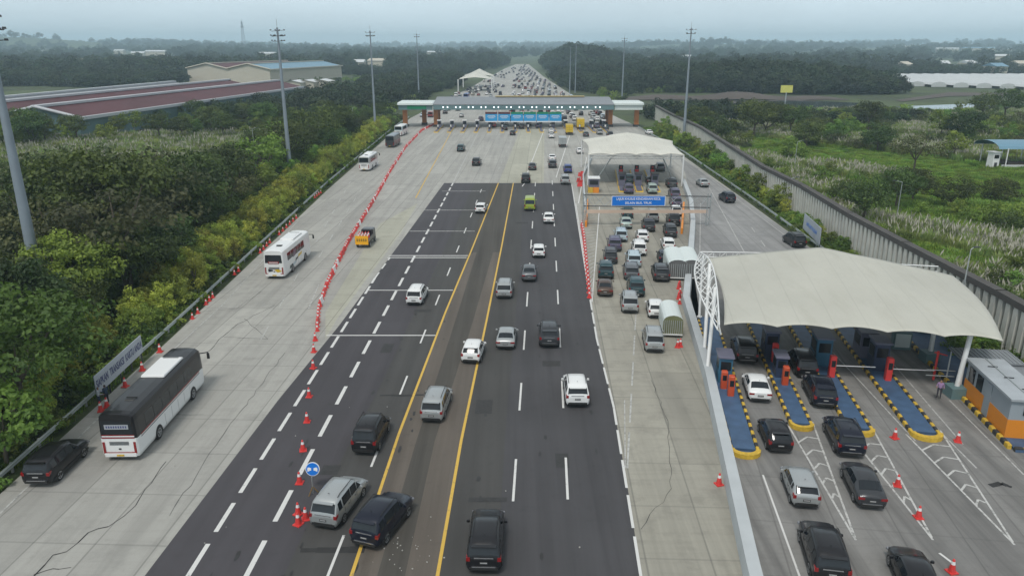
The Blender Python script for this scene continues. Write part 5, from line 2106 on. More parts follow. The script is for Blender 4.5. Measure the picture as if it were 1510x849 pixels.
# ---- coaches
def coach(pos, head, label, L=12.0, upper='black', roofc=None, group=None, deco=True, H=3.55, W=1.25, lower='white', name='coach', panel=True, graphics=None):
    t = thing(name, label, 'bus', (pos.x, pos.y, .018), -R(head), group)
    low, upp = PAINT[lower], PAINT[upper]
    rfm = PAINT[roofc or upper]
    zs = [.32, .55, 1.62, 1.74, 3.0, H - .18, H - .02, H + .04]
    ws = [W - .08, W, W, W, W - .05, W - .10, W - .32, .4]

    def bring(y, k=1.0, dz=0.0, zc=1.0):
        hh = [(w * k, z * zc + dz) for w, z in zip(ws, zs)]
        return [(x, y, z) for x, z in hh] + [(-x, y, z) for x, z in reversed(hh)]
    st = [(-L / 2, .93, .1, .955), (-L / 2 + .12, .985, .02, .985), (-L / 2 + .5, 1, 0, 1), (L / 2 - 1.2, 1, 0, 1), (L / 2 - .45, .99, 0, .99), (L / 2 - .12, .95, .0, .93), (L / 2, .88, .08, .86)]
    rg = [bring(*s) for s in st]
    n = len(rg[0])
    lo, up_, ro = MB(), MB(), MB()
    for k in range(len(rg) - 1):
        for i in range(n - 1):
            f = [rg[k][i], rg[k][i + 1], rg[k + 1][i + 1], rg[k + 1][i]]
            seg = i if i < n // 2 else n - 2 - i
            (lo if seg < 3 else up_ if seg < 5 else ro).poly(f, low if seg < 3 else upp if seg < 5 else rfm)
    # end caps
    for e, rev in ((0, False), (-1, True)):
        r_ = rg[e]
        for i in range(n // 2 - 1):
            f = [r_[i], r_[n - 1 - i], r_[n - 2 - i], r_[i + 1]]
            if not rev:
                f = f[::-1]
            (lo if i < 3 else up_ if i < 5 else ro).poly(f, low if i < 3 else upp if i < 5 else rfm)
        f = [r_[n // 2 - 1], r_[n // 2]]
    ur = [rg[k][0] for k in range(len(rg))] + [rg[k][-1] for k in range(len(rg) - 1, -1, -1)]
    lo.poly(ur, M_trimb)
    for y in (-L / 2 + 3.1, L / 2 - 2.6):
        for s in (-1, 1):
            x = s * (W + .006)
            pts = [(x, y + math.cos(math.pi * i / 10) * .62, .34 + math.sin(math.pi * i / 10) * .75) for i in range(11)]
            lo.poly(pts if s > 0 else pts[::-1], M_trimb)
    for s in (-1, 1):
        for k in range(5):
            lo.box((s * (W + .002), -L / 2 + 4.3 + k * 1.15, .95), (.01, .015, .9), M_trimb)
    lo.build('lower_body', t)
    up_.build('upper_body', t)
    ro.build('roof', t)
    # glazing
    wn_ = int((L - 3) / 1.35)
    for s in (-1, 1):
        for k in range(wn_):
            y = -L / 2 + 1.5 + k * 1.35
            b = MB()
            x0, x1 = s * (W + .006), s * (W - .038)
            f = [(x0, y, 1.92), (x0, y + 1.28, 1.92), (x1, y + 1.28, 2.85), (x1, y, 2.85)]
            b.poly(f if s > 0 else f[::-1], M_glass)
            b.build('side_window', t)
    b = MB()
    yb = -L / 2
    b.poly([(W * .84, yb + .0 - .015, 2.02), (-W * .84, yb - .015, 2.02), (-W * .78, yb - .012, 3.02), (W * .78, yb - .012, 3.02)][::-1], M_glass)
    rw = b.build('rear_window', t)
    b = MB()
    b.poly([(W * .84, L / 2 + .02, 1.2), (-W * .84, L / 2 + .02, 1.2), (-W * .76, L / 2 - .02, 2.75), (W * .76, L / 2 - .02, 2.75)], M_glass)
    b.build('windscreen', t)
    # tail lamps, bumper, vents, plate
    for s in (-1, 1):
        b = MB()
        b.box((s * W * .83, yb - .01, 1.05), (.15, .08, .85), M_tail)
        b.box((s * W * .72, yb - .01, .66), (.3, .06, .1), M_tail)
        b.build('tail_light', t)
        b = MB()
        b.box((s * W * .68, L / 2 + .02, .75), (.4, .08, .22), M_head)
        b.build('headlight', t)
        b = MB()
        b.tube((s * (W - .15), L / 2 - .1, 2.9), (s * (W + .28), L / 2 + .55, 2.75), .045, M_trimb, 6)
        b.box((s * (W + .28), L / 2 + .5, 2.45), (.22, .12, .5), M_trimb, 0, .9, .03)
        b.build('mirror', t)
    b = MB()
    b.box((0, yb - .02, .52), (W * 1.7, .14, .26), low, 0, 1, .03)
    b.box((0, yb - .1, .5), (.5, .01, .14), M_yel)
    b.build('bumper', t)
    b = MB()
    for k in range(4):
        b.box((0, yb - .02, 1.48 - k * .07), (1.3, .03, .02), M_trimb)
    b.box((0, yb - .02, .95), (.16, .03, .1), M_trimb)
    b.build('engine_vent', t)
    if deco:
        b = MB()
        for s in (-1, 1):
            for k, (za, zb_) in enumerate(((1.70, 1.80), (1.56, 1.62))):
                b.box((s * (W + .008), -.2, (za + zb_) / 2), (.012, L - 1.6, zb_ - za), M_tail if k == 0 else M_trimb)
        b.box((0, yb - .025, 1.80), (W * 1.75, .02, .09), M_tail)
        b.box((0, yb - .025, 2.0), (W * 1.75, .02, .05), M_tail)
        b.box((0, yb - .02, 1.9), (W * 1.75, .02, .08), M_cwhite)
        b.box((0, yb - .03, .68), (1.5, .02, .06), M_tail)
        b.build('stripe', t)
        b = MB()
        b.box((0, yb - .045, 2.62), (1.6, .01, .34), plain('sticker', (0.35, 0.37, 0.4), .6))
        for k in range(9):
            b.box((-.64 + k * .16, yb - .055, 2.62), (.1, .006, .16), M_ink)
        b.build('window_sticker', t)
    if graphics:
        b = MB()
        s = 1
        x = W + .02
        for (y0, z0, y1, z1, m) in ((-3.6, .7, -2.6, 1.5, PAINT['teal']), (-2.3, .75, -.9, 1.5, PAINT['paleblue']), (-1.2, 1.1, -.2, 1.75, PAINT['navy']), (-.1, 1.3, 1.4, 2.0, PAINT['yellow']), (-2.0, 1.8, -1.0, 2.6, PAINT['purple'])):
            b.poly([(x, y0, z0), (x, y1, z0 + .1), (x - .04, y1 + .5, z1), (x - .04, y0 + .5, z1)], m)
        b.poly([(.4, yb - .03, .85), (.95, yb - .03, 1.0), (.5, yb - .03, 1.3), (0, yb - .03, 1.15)], PAINT['yellow'])
        b.poly([(-.7, yb - .03, .9), (-.1, yb - .03, 1.05), (-.2, yb - .03, 1.18), (-.75, yb - .03, 1.25)][::-1], PAINT['navy'])
        b.box((0, yb - .03, 2.08), (1.3, .02, .3), M_tail)
        for k in range(10):
            b.box((-.5 + k * .11, yb - .045, 2.08), (.07, .006, .14), M_cwhite)
        b.build('livery', t)
    if panel:
        b = MB()
        b.box((0, 1.6, H + .1), (1.75, 3.6, .14), PAINT['white'], 0, .95, .04)
        b.box((0, 3.15, H + .18), (1.2, .1, .02), M_dark)
        b.build('air_conditioner', t)
        b = MB()
        b.box((.1, -L / 2 + 2.2, H + .06), (.7, .6, .06), M_trimb, 0, .8)
        b.box((.1, -L / 2 + 2.4, H + .1), (.75, .08, .05), M_trimb)
        b.build('roof_hatch', t)
    tyre, rim, _, _ = wheel_parts(.5)
    for y in (-L / 2 + 3.1, L / 2 - 2.6):
        for s in (-1, 1):
            w = inst('wheel', tyre, t, (s * (W - .09), y, .5))
            inst('rim', rim, w)
    return t


def box_truck(pos, head, label, cab='white', cargo='yellow', L=7.0, W=1.15, H=3.1, sx=None):
    t = thing('box_truck', label, 'truck', (pos.x, pos.y, .018), -R(head))
    b = MB()
    b.box((0, L / 2 - .9, 1.35), (W * 1.85, 1.8, 1.7), PAINT[cab], 0, .9, .12)
    b.build('cab', t)
    b = MB()
    b.box((0, L / 2 + .005, 1.7), (W * 1.5, .04, .6), M_glass)
    b.build('windscreen', t)
    b = MB()
    b.box((0, -.95, .95 + (H - .95) / 2), (W * 2, L - 2.0, H - .95), PAINT[cargo], 0, 1, .04)
    b.box((0, -.95 - (L - 2.0) / 2 - .01, 1.9), (.03, .03, H - 1.2), M_trimb)
    for k in range(3):
        b.box((0, -.95 - (L - 2.0) / 2 - .01, 1.2 + k * .6), (W * 1.7, .03, .03), M_trimb)
    b.build('cargo_box', t)
    b = MB()
    b.box((0, -.3, .75), (W * 1.1, L - .8, .3), M_trimb)
    b.box((0, -L / 2 + .1, .55), (W * 1.8, .1, .2), M_trimb)
    b.build('chassis', t)
    for s in (-1, 1):
        b = MB()
        b.box((s * W * .8, -L / 2 + .03, .72), (.3, .05, .14), M_tail)
        b.build('tail_light', t)
    tyre, rim, _, _ = wheel_parts(.44)
    for y in (L / 2 - 1.2, -L / 2 + 1.5):
        for s in (-1, 1):
            w = inst('wheel', tyre, t, (s * (W - .16), y, .44))
            inst('rim', rim, w)
    return t


# near cars -- main carriageway; pixel of the body centre 0.8 m above the road
def C(px, py, dz=.85):
    p = P(px, py, dz)
    return Vector((p.x, p.y, 0))


coach(P(233, 622) + Vector((0, .4, 0)), -1, 'large white coach with black upper body and white roof unit in the left lane', 12.0)
coach(P(427, 393), 2, 'white coach with white roof and colourful side graphics farther up the left lane', 11.0, 'white', 'white', deco=False, graphics=True)
coach(P(544, 248), 2, 'silver white coach nearer of the three buses by the far left guard rail', 9.5, 'silver', 'white', deco=False, H=3.3)
coach(P(580, 215), 3, 'dark coach between two lighter buses near the left end of the toll roof', 9.5, 'darkgrey', 'grey', deco=False, lower='darkgrey', panel=False, H=3.3)
coach(P(592, 199), 4, 'white coach with blue back just below the left end of the toll roof', 9.0, 'paleblue', 'white', deco=False, panel=False, H=3.2)

car('suv', 'black', C(84, 674), 0, 'black suv parked against the left guard rail at the lower left corner')
car('mpv', 'silver', C(501, 731), 13, 'silver grey minivan steering right beside the round blue sign and cones')
car('suv', 'navy', C(565, 759), 19, 'dark blue black suv crossing the left yellow line beside the silver minivan')
car('suv', 'black', C(717, 788), 1.5, 'black suv at the bottom centre in the lane right of the yellow line')
car('mpv', 'black', C(548, 634), 5, 'black van like car left of the left yellow line, ahead of the silver minivan').scale = (1, .95, 1.12)
car('mpv', 'silver', C(644, 589), 5, 'silver minivan between the two yellow lines')
car('hatch', 'white', C(698, 513), 6, 'white hatchback straddling the right yellow line')
car('sedan', 'silver', C(747, 492), 3, 'silver sedan right of the white hatchback')
car('suv', 'darkgrey', C(809.5, 489), 1.5, 'dark grey pickup like suv in the lane right of the silver sedan')
car('suv', 'white', C(849, 570), 0.5, 'white suv in the right asphalt lane beside a long lane dash')
car('mpv', 'silver', C(744.5, 422), 2.5, 'silver minivan next to the right yellow line, behind the silver sedan')
car('sedan', 'grey', C(780.5, 399), 2, 'grey sedan in the middle asphalt lane behind the white one').scale = (1, 1, 1.08)
car('hatch', 'white', C(794.5, 367), 2, 'white hatchback in the middle asphalt lane ahead of the grey sedan')
car('sedan', 'white', C(809, 318.5), 2, 'white sedan beyond the other cars near the lime minibus')
car('minibus', 'lime', C(781.5, 298, 1.1), 2, 'lime and green minibus near the far end of the dark asphalt')
car('hatch', 'white', C(709.5, 305), 5, 'white hatchback driving on the left yellow line far up the asphalt')
car('mpv', 'white', C(615.5, 431), 4, 'white minivan on the left dark asphalt beside a cross line')
car('suv', 'black', C(775.5, 262), 2, 'black car at the far edge where asphalt meets concrete')

# exit queue: left, middle and right column from near to far
Q = [
    ('sedan', 'brown', 892, 419, 'brown black sedan nearest of the left queue column'),
    ('suv', 'teal', 893, 395, 'teal roofed dark suv second in the left queue column'),
    ('mpv', 'darkgrey', 900, 374, 'dark grey minivan third in the left queue column'),
    ('suv', 'purple', 906, 357, 'purplish grey suv fourth in the left queue column with a dark load on its roof'),
    ('mpv', 'paleblue', 915.5, 344, 'pale blue minivan fifth in the left queue column'),
    ('sedan', 'mint', 923, 326, 'mint green grey sedan sixth in the left queue column'),
    ('mpv', 'teal', 925, 312, 'teal grey minivan at the front of the left queue column below the sign'),
    ('mpv', 'silver', 928, 442, 'silver hatch like minivan nearest of the middle queue column'),
    ('suv', 'teal', 937.5, 420, 'dark teal suv ahead of the silver one in the middle queue column'),
    ('mpv', 'grey', 930.5, 397, 'grey blue minivan third in the middle queue column'),
    ('mpv', 'paleblue', 934, 379, 'pale blue grey minivan fourth in the middle queue column'),
    ('mpv', 'white', 942, 363, 'white minivan with dark roof stripe fifth in the middle queue column'),
    ('hatch', 'white', 947, 345, 'white hatchback sixth in the middle queue column'),
    ('mpv', 'darkgrey', 956, 330, 'dark grey minivan seventh in the middle queue column'),
    ('mpv', 'silver', 962, 316.5, 'silver and tan minivan at the front of the middle queue column'),
    ('mpv', 'silver', 963, 496, 'silver minivan alone on the exit slab beside the olive ended trailer'),
    ('hatch', 'white', 966, 451, 'white hatchback on the exit slab behind the right queue column'),
    ('suv', 'darkgrey', 974, 399, 'dark grey suv nearest of the right queue column by the arched trailers'),
    ('hatch', 'navy', 980, 375, 'navy hatchback second in the right queue column'),
    ('hatch', 'white', 985, 357, 'white hatchback third in the right queue column'),
    ('mpv', 'darkgrey', 988, 338, 'very dark minivan fourth in the right queue column'),
    ('suv', 'black', 992.5, 322, 'black suv fifth in the right queue column'),
    ('hatch', 'white', 996.5, 309, 'white car sixth in the right queue column near the orange rail'),
    ('mpv', 'purple', 996, 296, 'purplish grey minivan level with the blue sign at right'),
    ('mpv', 'purple', 994, 284, 'purplish grey minivan inside the right gate, just beyond the blue sign'),
    ('suv', 'darkgrey', 990, 269, 'dark suv under the right part of the small canopy'),
    ('mpv', 'purple', 926.5, 277, 'lilac grey minivan waiting at the left gate of the small canopy'),
    ('mpv', 'teal', 927, 263, 'teal minivan passing the left gate of the small canopy'),
    ('mpv', 'mint', 961, 277, 'mint grey minivan waiting at the middle gate of the small canopy'),
    ('hatch', 'black', 959, 265, 'black hatchback passing the middle gate of the small canopy'),
    ('suv', 'grey', 973, 246, 'grey suv beyond the gates under the small canopy'),
]
for kind, colour, px, py, lab in Q:
    car(kind, colour, C(px, py), 5.5 if py > 300 else 4, lab, 'cars queueing at the exit gates')

# slip road and side road
S_ = [
    ('suv', 'black', 1214, 806, 10, 'large black suv in the slip lane at the bottom, left of the cut off sedan'),
    ('sedan', 'black', 1350, 842, 12, 'black sedan partly cut off by the bottom edge at right'),
    ('hatch', 'silver', 1180, 709, 8, 'grey hatchback with red tail lights below the second toll island'),
    ('sedan', 'darkgrey', 1272, 706, 9, 'dark grey rounded hatchback below the third toll island'),
    ('hatch', 'black', 1143, 634, 6, 'black hatchback between the first and second toll island noses'),
    ('suv', 'navy', 1244, 637, 9, 'dark navy suv beside the nose of the third toll island'),
    ('sedan', 'white', 1116, 564, 9, 'white sedan in the leftmost slip lane'),
    ('suv', 'navy', 1208, 571, 9, 'navy black suv in the second slip lane in front of the toll booths'),
    ('mpv', 'black', 1183, 530, 9, 'black minivan with grey roof at the booth in the second slip lane'),
    ('suv', 'black', 1097, 511, 9, 'tall black van like suv at the teal booth in the leftmost slip lane'),
    ('suv', 'navy', 1072, 290, -4, 'dark suv on the grey side road between a silver car and a black car'),
    ('sedan', 'silver', 1036, 268, -2, 'silver sedan farthest up the grey side road'),
    ('mpv', 'black', 1171, 352, -3, 'black minivan beside the small pale blue banner on the side road'),
    ('sedan', 'white', 957, 194, -4, 'white sedan on the far right ramp below the end of the toll roof'),
]
for kind, colour, px, py, hd, lab in S_:
    car(kind, colour, C(px, py), hd, lab)

# traffic on the wide apron towards the main plaza
A_ = [
    ('suv', 'teal', 680, 218, 3, 'dark green suv alone on the wide concrete left of the long white line'),
    ('suv', 'black', 703, 238, 3, 'black suv just right of the long white line on the wide concrete'),
    ('sedan', 'black', 756, 195, 2, 'small black car closest to the blue banners on the wide concrete'),
    ('sedan', 'darkgrey', 785, 244, 2, 'dark grey sedan beside the pale lane line on the wide concrete'),
    ('sedan', 'white', 814, 231, 1, 'white roofed dark sedan ahead of a dark one right of the lane line'),
    ('suv', 'darkgrey', 814.5, 241, 1, 'dark suv tight behind the white roofed sedan'),
    ('mpv', 'blue', 837, 248, 1, 'blue pickup like minivan beside the red barriers'),
    ('mpv', 'silver', 833, 264, 1, 'silver minivan just behind the blue one'),
    ('sedan', 'white', 855, 221, 1, 'white sedan left of the small canopy membrane'),
    ('mpv', 'silver', 884, 194, 1, 'silver minivan approaching the right plaza lanes'),
    ('mpv', 'darkgrey', 899, 198, 0, 'dark minivan rightmost of those approaching the right plaza lanes'),
    ('sedan', 'darkgrey', 864, 197, 1, 'dark sedan right of the yellow truck cab before the plaza'),
    ('sedan', 'white', 813, 199, 1, 'white sedan last of three in the lane under the rightmost blue banner'),
    ('sedan', 'white', 813, 192, 1, 'white sedan middle of three in the lane under the rightmost blue banner'),
    ('mpv', 'silver', 813, 184, 1, 'silver minivan first of three under the rightmost blue banner'),
    ('mpv', 'red', 728, 184, 3, 'dark red minivan under the leftmost blue banner'),
    ('sedan', 'black', 744.5, 188, 2, 'black sedan behind a white car under the second blue banner'),
    ('sedan', 'white', 745.5, 181, 2, 'white sedan ahead of a black one under the second blue banner'),
    ('sedan', 'white', 762, 181, 2, 'white sedan under the third blue banner'),
    ('mpv', 'black', 769, 186, 2, 'black minivan between the third and fourth blue banner lanes'),
    ('sedan', 'silver', 780, 181, 2, 'silver sedan under the fourth blue banner'),
    ('mpv', 'purple', 794, 185, 1, 'purplish minivan under the fifth blue banner'),
    ('mpv', 'navy', 794.5, 179, 1, 'navy minivan right ahead of the purplish one under the fifth banner'),
    ('mpv', 'white', 833, 180, 1, 'white minivan at the gate left of the yellow trucks'),
    ('mpv', 'purple', 880, 185, 1, 'purplish minivan at the third gate from the right orange column'),
    ('mpv', 'silver', 873, 179, 1, 'silver minivan inside the third gate from the right orange column'),
    ('mpv', 'black', 887, 180, 1, 'black minivan inside the second gate from the right orange column'),
    ('mpv', 'teal', 893, 187, 0, 'teal minivan at the rightmost gate'),
    ('mpv', 'white', 626, 167, 3, 'white minivan beyond the left end of the toll roof'),
]
for kind, colour, px, py, hd, lab in A_:
    car(kind, colour, C(px, py), hd, lab)
box_truck(P(829, 216), 1, 'white box truck on the apron in front of the yellow trucks', 'white', 'silver', 6.5, 1.05, 2.8)
box_truck(P(839, 198), 2, 'yellow box truck waiting in front of the right plaza gates', 'yellow', 'yellow', 7, 1.15, 3.2)
box_truck(P(855, 190), 1, 'larger yellow box truck at the gate under the toll roof', 'yellow', 'yellow', 8, 1.25, 3.6)

# truck loaded with cones
tp_ = P(538, 363)
t = thing('pickup_truck', 'dark pickup truck with a yellow rear board loaded with upright red cones', 'truck', (tp_.x, tp_.y + 1.2, .018), -R(3))
b = MB()
b.box((0, 1.5, 1.25), (1.8, 1.6, 1.5), PAINT['darkgrey'], 0, .88, .1)
b.build('cab', t)
b = MB()
b.box((0, .71, 1.55), (1.3, .03, .5), M_glass)
b.build('rear_window', t)
b = MB()
b.box((0, -.9, .85), (1.9, 3.2, .2), M_trimb)
for s in (-1, 1):
    b.box((s * .93, -.9, 1.15), (.06, 3.2, .5), PAINT['darkgrey'])
b.build('load_bed', t)
b = MB()
b.box((0, -2.52, 1.18), (1.85, .06, 1.25), plain('board_orange', (0.85, 0.42, 0.01), .5))
for k in range(5):
    b.box((-.6 + k * .3, -2.56, 1.2), (.18, .02, .35), M_trimb)
    b.box((-.6 + k * .3, -2.57, 1.2), (.08, .02, .2), PAINT['yellow'])
b.build('rear_board', t)
tyre, rim, _, _ = wheel_parts(.38)
for y in (1.6, -1.6):
    for s in (-1, 1):
        w = inst('wheel', tyre, t, (s * .85, y, .38))
        inst('rim', rim, w)
TRUCK = Vector((tp_.x, tp_.y + 1.2, 0))

# jammed highway beyond the plaza
cols = ['white', 'silver', 'black', 'grey', 'darkgrey', 'white', 'navy', 'purple', 'champagne', 'black', 'red', 'paleblue', 'silver']
kinds = ['mpv', 'suv', 'hatch', 'sedan', 'mpv', 'mpv', 'minibus']
LAB = {'white': 'tiny white vehicle', 'silver': 'tiny silver vehicle', 'black': 'tiny black vehicle', 'grey': 'tiny grey vehicle', 'darkgrey': 'tiny dark grey vehicle', 'navy': 'tiny navy vehicle',
       'purple': 'tiny purplish vehicle', 'champagne': 'tiny beige vehicle', 'red': 'tiny red vehicle', 'paleblue': 'tiny pale blue vehicle'}
vr = random.Random(5)
cnt = 0
far_pts = []
y = 290.0
while y < 1180:
    pl_ = [(-39, 290), (-39, 340), (-30, 520), (-4, 1000), (14, 1200)]
    pr_ = [(41, 290), (40, 340), (34, 447), (27, 700), (23, 1000), (27, 1200)]

    def edge(tab, yy):
        for (xa, ya), (xb, yb) in zip(tab[:-1], tab[1:]):
            if ya <= yy <= yb:
                return xa + (xb - xa) * (yy - ya) / (yb - ya)
        return tab[-1][0]
    left, right = edge(pl_, y), edge(pr_, y)
    x = left + 3.0
    while x < right - 2.5:
        mid = left + (right - left) * .45
        dens = (.6 if x > mid else .22) * (1 if y < 560 else .6)
        if abs(x - mid) > 2.5 and vr.random() < dens:
            c = vr.choice(cols)
            xx, yy = x + vr.uniform(-.5, .5), y + vr.uniform(-2, 2)
            if cnt < 260:
                far_car(vr.choice(kinds), c, xx, yy, 1.5 + vr.uniform(-1, 1), LAB[c] + ' in the dense jam on the highway beyond the toll roof', 'jam of %s cars beyond the toll roof' % c)
                cnt += 1
            else:
                far_pts.append((xx, yy, .02, 1.0))
        x += 4.0
    y += 7.5
far_cars = []
for k_, c in (('mpv', 'white'), ('suv', 'black'), ('mpv', 'silver'), ('sedan', 'darkgrey'), ('suv', 'navy'), ('mpv', 'purple'), ('mpv', 'darkgrey'), ('sedan', 'grey')):
    me_ = CACHE[(k_, 'joined')].copy()
    me_.materials[0] = PAINT[c]
    far_cars.append(me_)

p = P(692, 146)
coach(P(688, 147), 2, 'blue bus beyond the toll roof below the two distant canopies', 10, 'blue', 'blue', deco=False, lower='blue', panel=False, H=3.3)
# ---------------------------------------------------------------- cones and barriers
cb_ = MB()
cb_.box((0, 0, .025), (.44, .44, .05), M_red, 0, .96)
cb_.lathe([(.17, .05), (.135, .26)], M_red, 12)
cb_.lathe([(.135, .26), (.10, .44)], M_red, 12)
cb_.lathe([(.10, .44), (.07, .60)], M_cwhite, 12)
cb_.lathe([(.07, .60), (.05, .70), (.03, .72), (.005, .72)], M_red, 12)
cone_me = cb_.mesh('traffic_cone')
cb2 = MB()
cb2.box((0, 0, .04), (.5, .5, .08), M_red, 0, .9)
cb2.lathe([(.2, .08), (.17, .5), (.13, .55)], M_red, 12)
cb2.lathe([(.13, .55), (.11, .8)], M_cwhite, 12)
cb2.lathe([(.11, .8), (.09, 1.0), (.01, 1.02)], M_red, 12)
drum_me = cb2.mesh('traffic_cone')
wb = MB()
wb.raw([(-.55, -.22, 0), (.55, -.22, 0), (.55, .22, 0), (-.55, .22, 0), (-.5, -.14, .35), (.5, -.14, .35), (.5, .14, .35), (-.5, .14, .35), (-.45, -.08, .8), (.45, -.08, .8), (.45, .08, .8), (-.45, .08, .8)],
       [(3, 2, 1, 0), (0, 1, 5, 4), (1, 2, 6, 5), (2, 3, 7, 6), (3, 0, 4, 7), (4, 5, 9, 8), (5, 6, 10, 9), (6, 7, 11, 10), (7, 4, 8, 11), (8, 9, 10, 11)], M_red)
wb_me = wb.mesh('water_barrier')
wb2 = MB()
for f, k in zip(wb.f, wb.mi):
    wb2.poly([wb.v[i] for i in f], M_cwhite)
wbw_me = wb2.mesh('water_barrier')


def cone(px, py, label, me=None, group=None, s=1.15, rot=None):
    p = P(px, py)
    o = inst('traffic_cone', me or cone_me, None, (p.x, p.y, .016), rot if rot is not None else rnd.uniform(-.5, .5), (s, s, s))
    return tag(o, label, 'traffic cone', group)


near_cones = [
    (236, 519, 'red cone by the left guard rail just above the end of the pale banner'),
    (210, 546, 'red cone at the left guard rail beside the middle of the pale banner'),
    (185, 570, 'red cone at the left guard rail, second from the lower end of the banner'),
    (149, 606, 'red cone at the foot of the pale banner beside two standing people'),
    (158, 600, 'red cone partly hidden behind the one at the foot of the banner'),
    (463, 519, 'small red cone on the concrete edge below the long cone line'),
    (462, 543, 'red cone on the dark asphalt edge, topmost of the widely spaced row'),
    (456, 585, 'red cone second of the widely spaced row on the dark asphalt'),
    (453, 622, 'red cone third of the widely spaced row on the dark asphalt'),
    (447, 664, 'red cone fourth of the widely spaced row, above the round blue sign'),
    (442, 712, 'red cone on the lane dash left of the round blue sign'),
    (440, 758, 'upper left cone of the group of three below the round blue sign'),
    (451, 765, 'right cone of the group of three beside the silver minivan bumper'),
    (440, 773, 'lowest cone of the group of three below the round blue sign'),
    (1060, 714, 'red cone leaning at the foot of the pale concrete barrier'),
    (999, 512, 'red cone at the foot of the olive ended trailer'),
    (1003, 511, 'second red cone tight beside the one at the olive ended trailer'),
    (1319, 646, 'red cone in the lane between the third and fourth toll islands'),
    (1412, 651, 'red cone between the fourth toll island and the kiosk island'),
    (1323, 716, 'dark topped red cone upper one on the chevron line at the lower right'),
    (1354, 763, 'red cone on the chevron line below the dark topped one'),
    (1403, 843, 'red cone at the bottom edge right of the cut off black car'),
    (465, 502, 'red and white drum cone at the lower tip of the long cone line'),
]
for px, py, lab in near_cones:
    cone(px, py, lab)
line = [P(468, 488), P(470, 458), P(481, 425), P(497, 391), P(514, 358), P(534, 325), P(555, 290), P(575, 254), P(598, 218), P(622, 193), P(640, 184)]
for i, (p, a) in enumerate(path_pts(line, 1.1)):
    q_ = rnd.random()
    m_ = wb_me if q_ < .42 else (wbw_me if q_ > .90 else drum_me)
    o = inst('water_barrier' if m_ is not drum_me else 'traffic_cone', m_, None, (p.x, p.y, .006), a + math.pi / 2 + rnd.uniform(-.35, .35), (.82, .82, .8))
    tag(o, {'t': 'red and white cone in the long dividing line down the concrete'}['t'] if m_ is drum_me else ('red plastic barrier in the long dividing line down the concrete' if m_ is wb_me else 'white plastic barrier in the long dividing line down the concrete'),
        'traffic cone' if m_ is drum_me else 'barrier', 'cones in the long dividing line' if m_ is drum_me else ('red barriers in the long dividing line' if m_ is wb_me else 'white barriers in the long dividing line'))
line = [P(869, 439), P(867, 410), P(864, 380), P(861, 350), P(858, 332)]
for i, (p, a) in enumerate(path_pts(line, 1.7)):
    o = inst('traffic_cone', cone_me, None, (p.x, p.y, .024), a, (1.2, 1.2, 1.15))
    tag(o, 'orange red cone in the row along the white hatched strip left of the queue', 'traffic cone', 'cones along the hatched strip')
for i, (px, py) in enumerate(((855, 275), (857, 271), (853, 268), (858, 264), (855, 260), (859, 258))):
    o = inst('water_barrier', wb_me, None, (*P(px, py).to_tuple()[:2], .006), .5 * i)
    tag(o, 'red plastic barrier in the small cluster left of the small canopy post', 'barrier', 'red barriers beside the small canopy')
for i, (px, py) in enumerate(((1001, 425), (1003, 432), (1001, 440), (1002, 448))):
    o = inst('water_barrier', [wb_me, cone_me][i % 2], None, (*P(px, py).to_tuple()[:2], .016), 1.2)
    tag(o, ['nearest', 'second', 'third', 'farthest'][3 - i] + ' of the small red barriers between the arched trailers and the single one', 'barrier')
k = 0
for (ax, ay, bx, by, n_) in ((284, 470, 292, 462, 2), (304, 449, 314, 439, 3), (346, 405, 352, 400, 2), (384, 373, 398, 358, 4), (412, 346, 437, 322, 6), (464, 292, 473, 285, 4)):
    for i in range(n_):
        t_ = i / max(1, n_ - 1)
        p = P(ax, ay).lerp(P(bx, by), t_)
        o = inst('traffic_cone', cone_me, None, (p.x, p.y, .006), -.2 + rnd.uniform(-.2, .2), (.95, .95, .95))
        tag(o, 'red cone in one of the short rows along the left guard rail', 'traffic cone', 'cones in short rows along the left guard rail')
# cones on the pickup
for i in range(8):
    o = inst('traffic_cone', cone_me, None, (TRUCK.x - .65 + (i % 4) * .42, TRUCK.y - 1.9 + (i // 4) * .8, .98), 0, (1.2, 1.2, 1.6))
    tag(o, 'red cone standing on the bed of the dark pickup', 'traffic cone', 'cones loaded on the pickup')


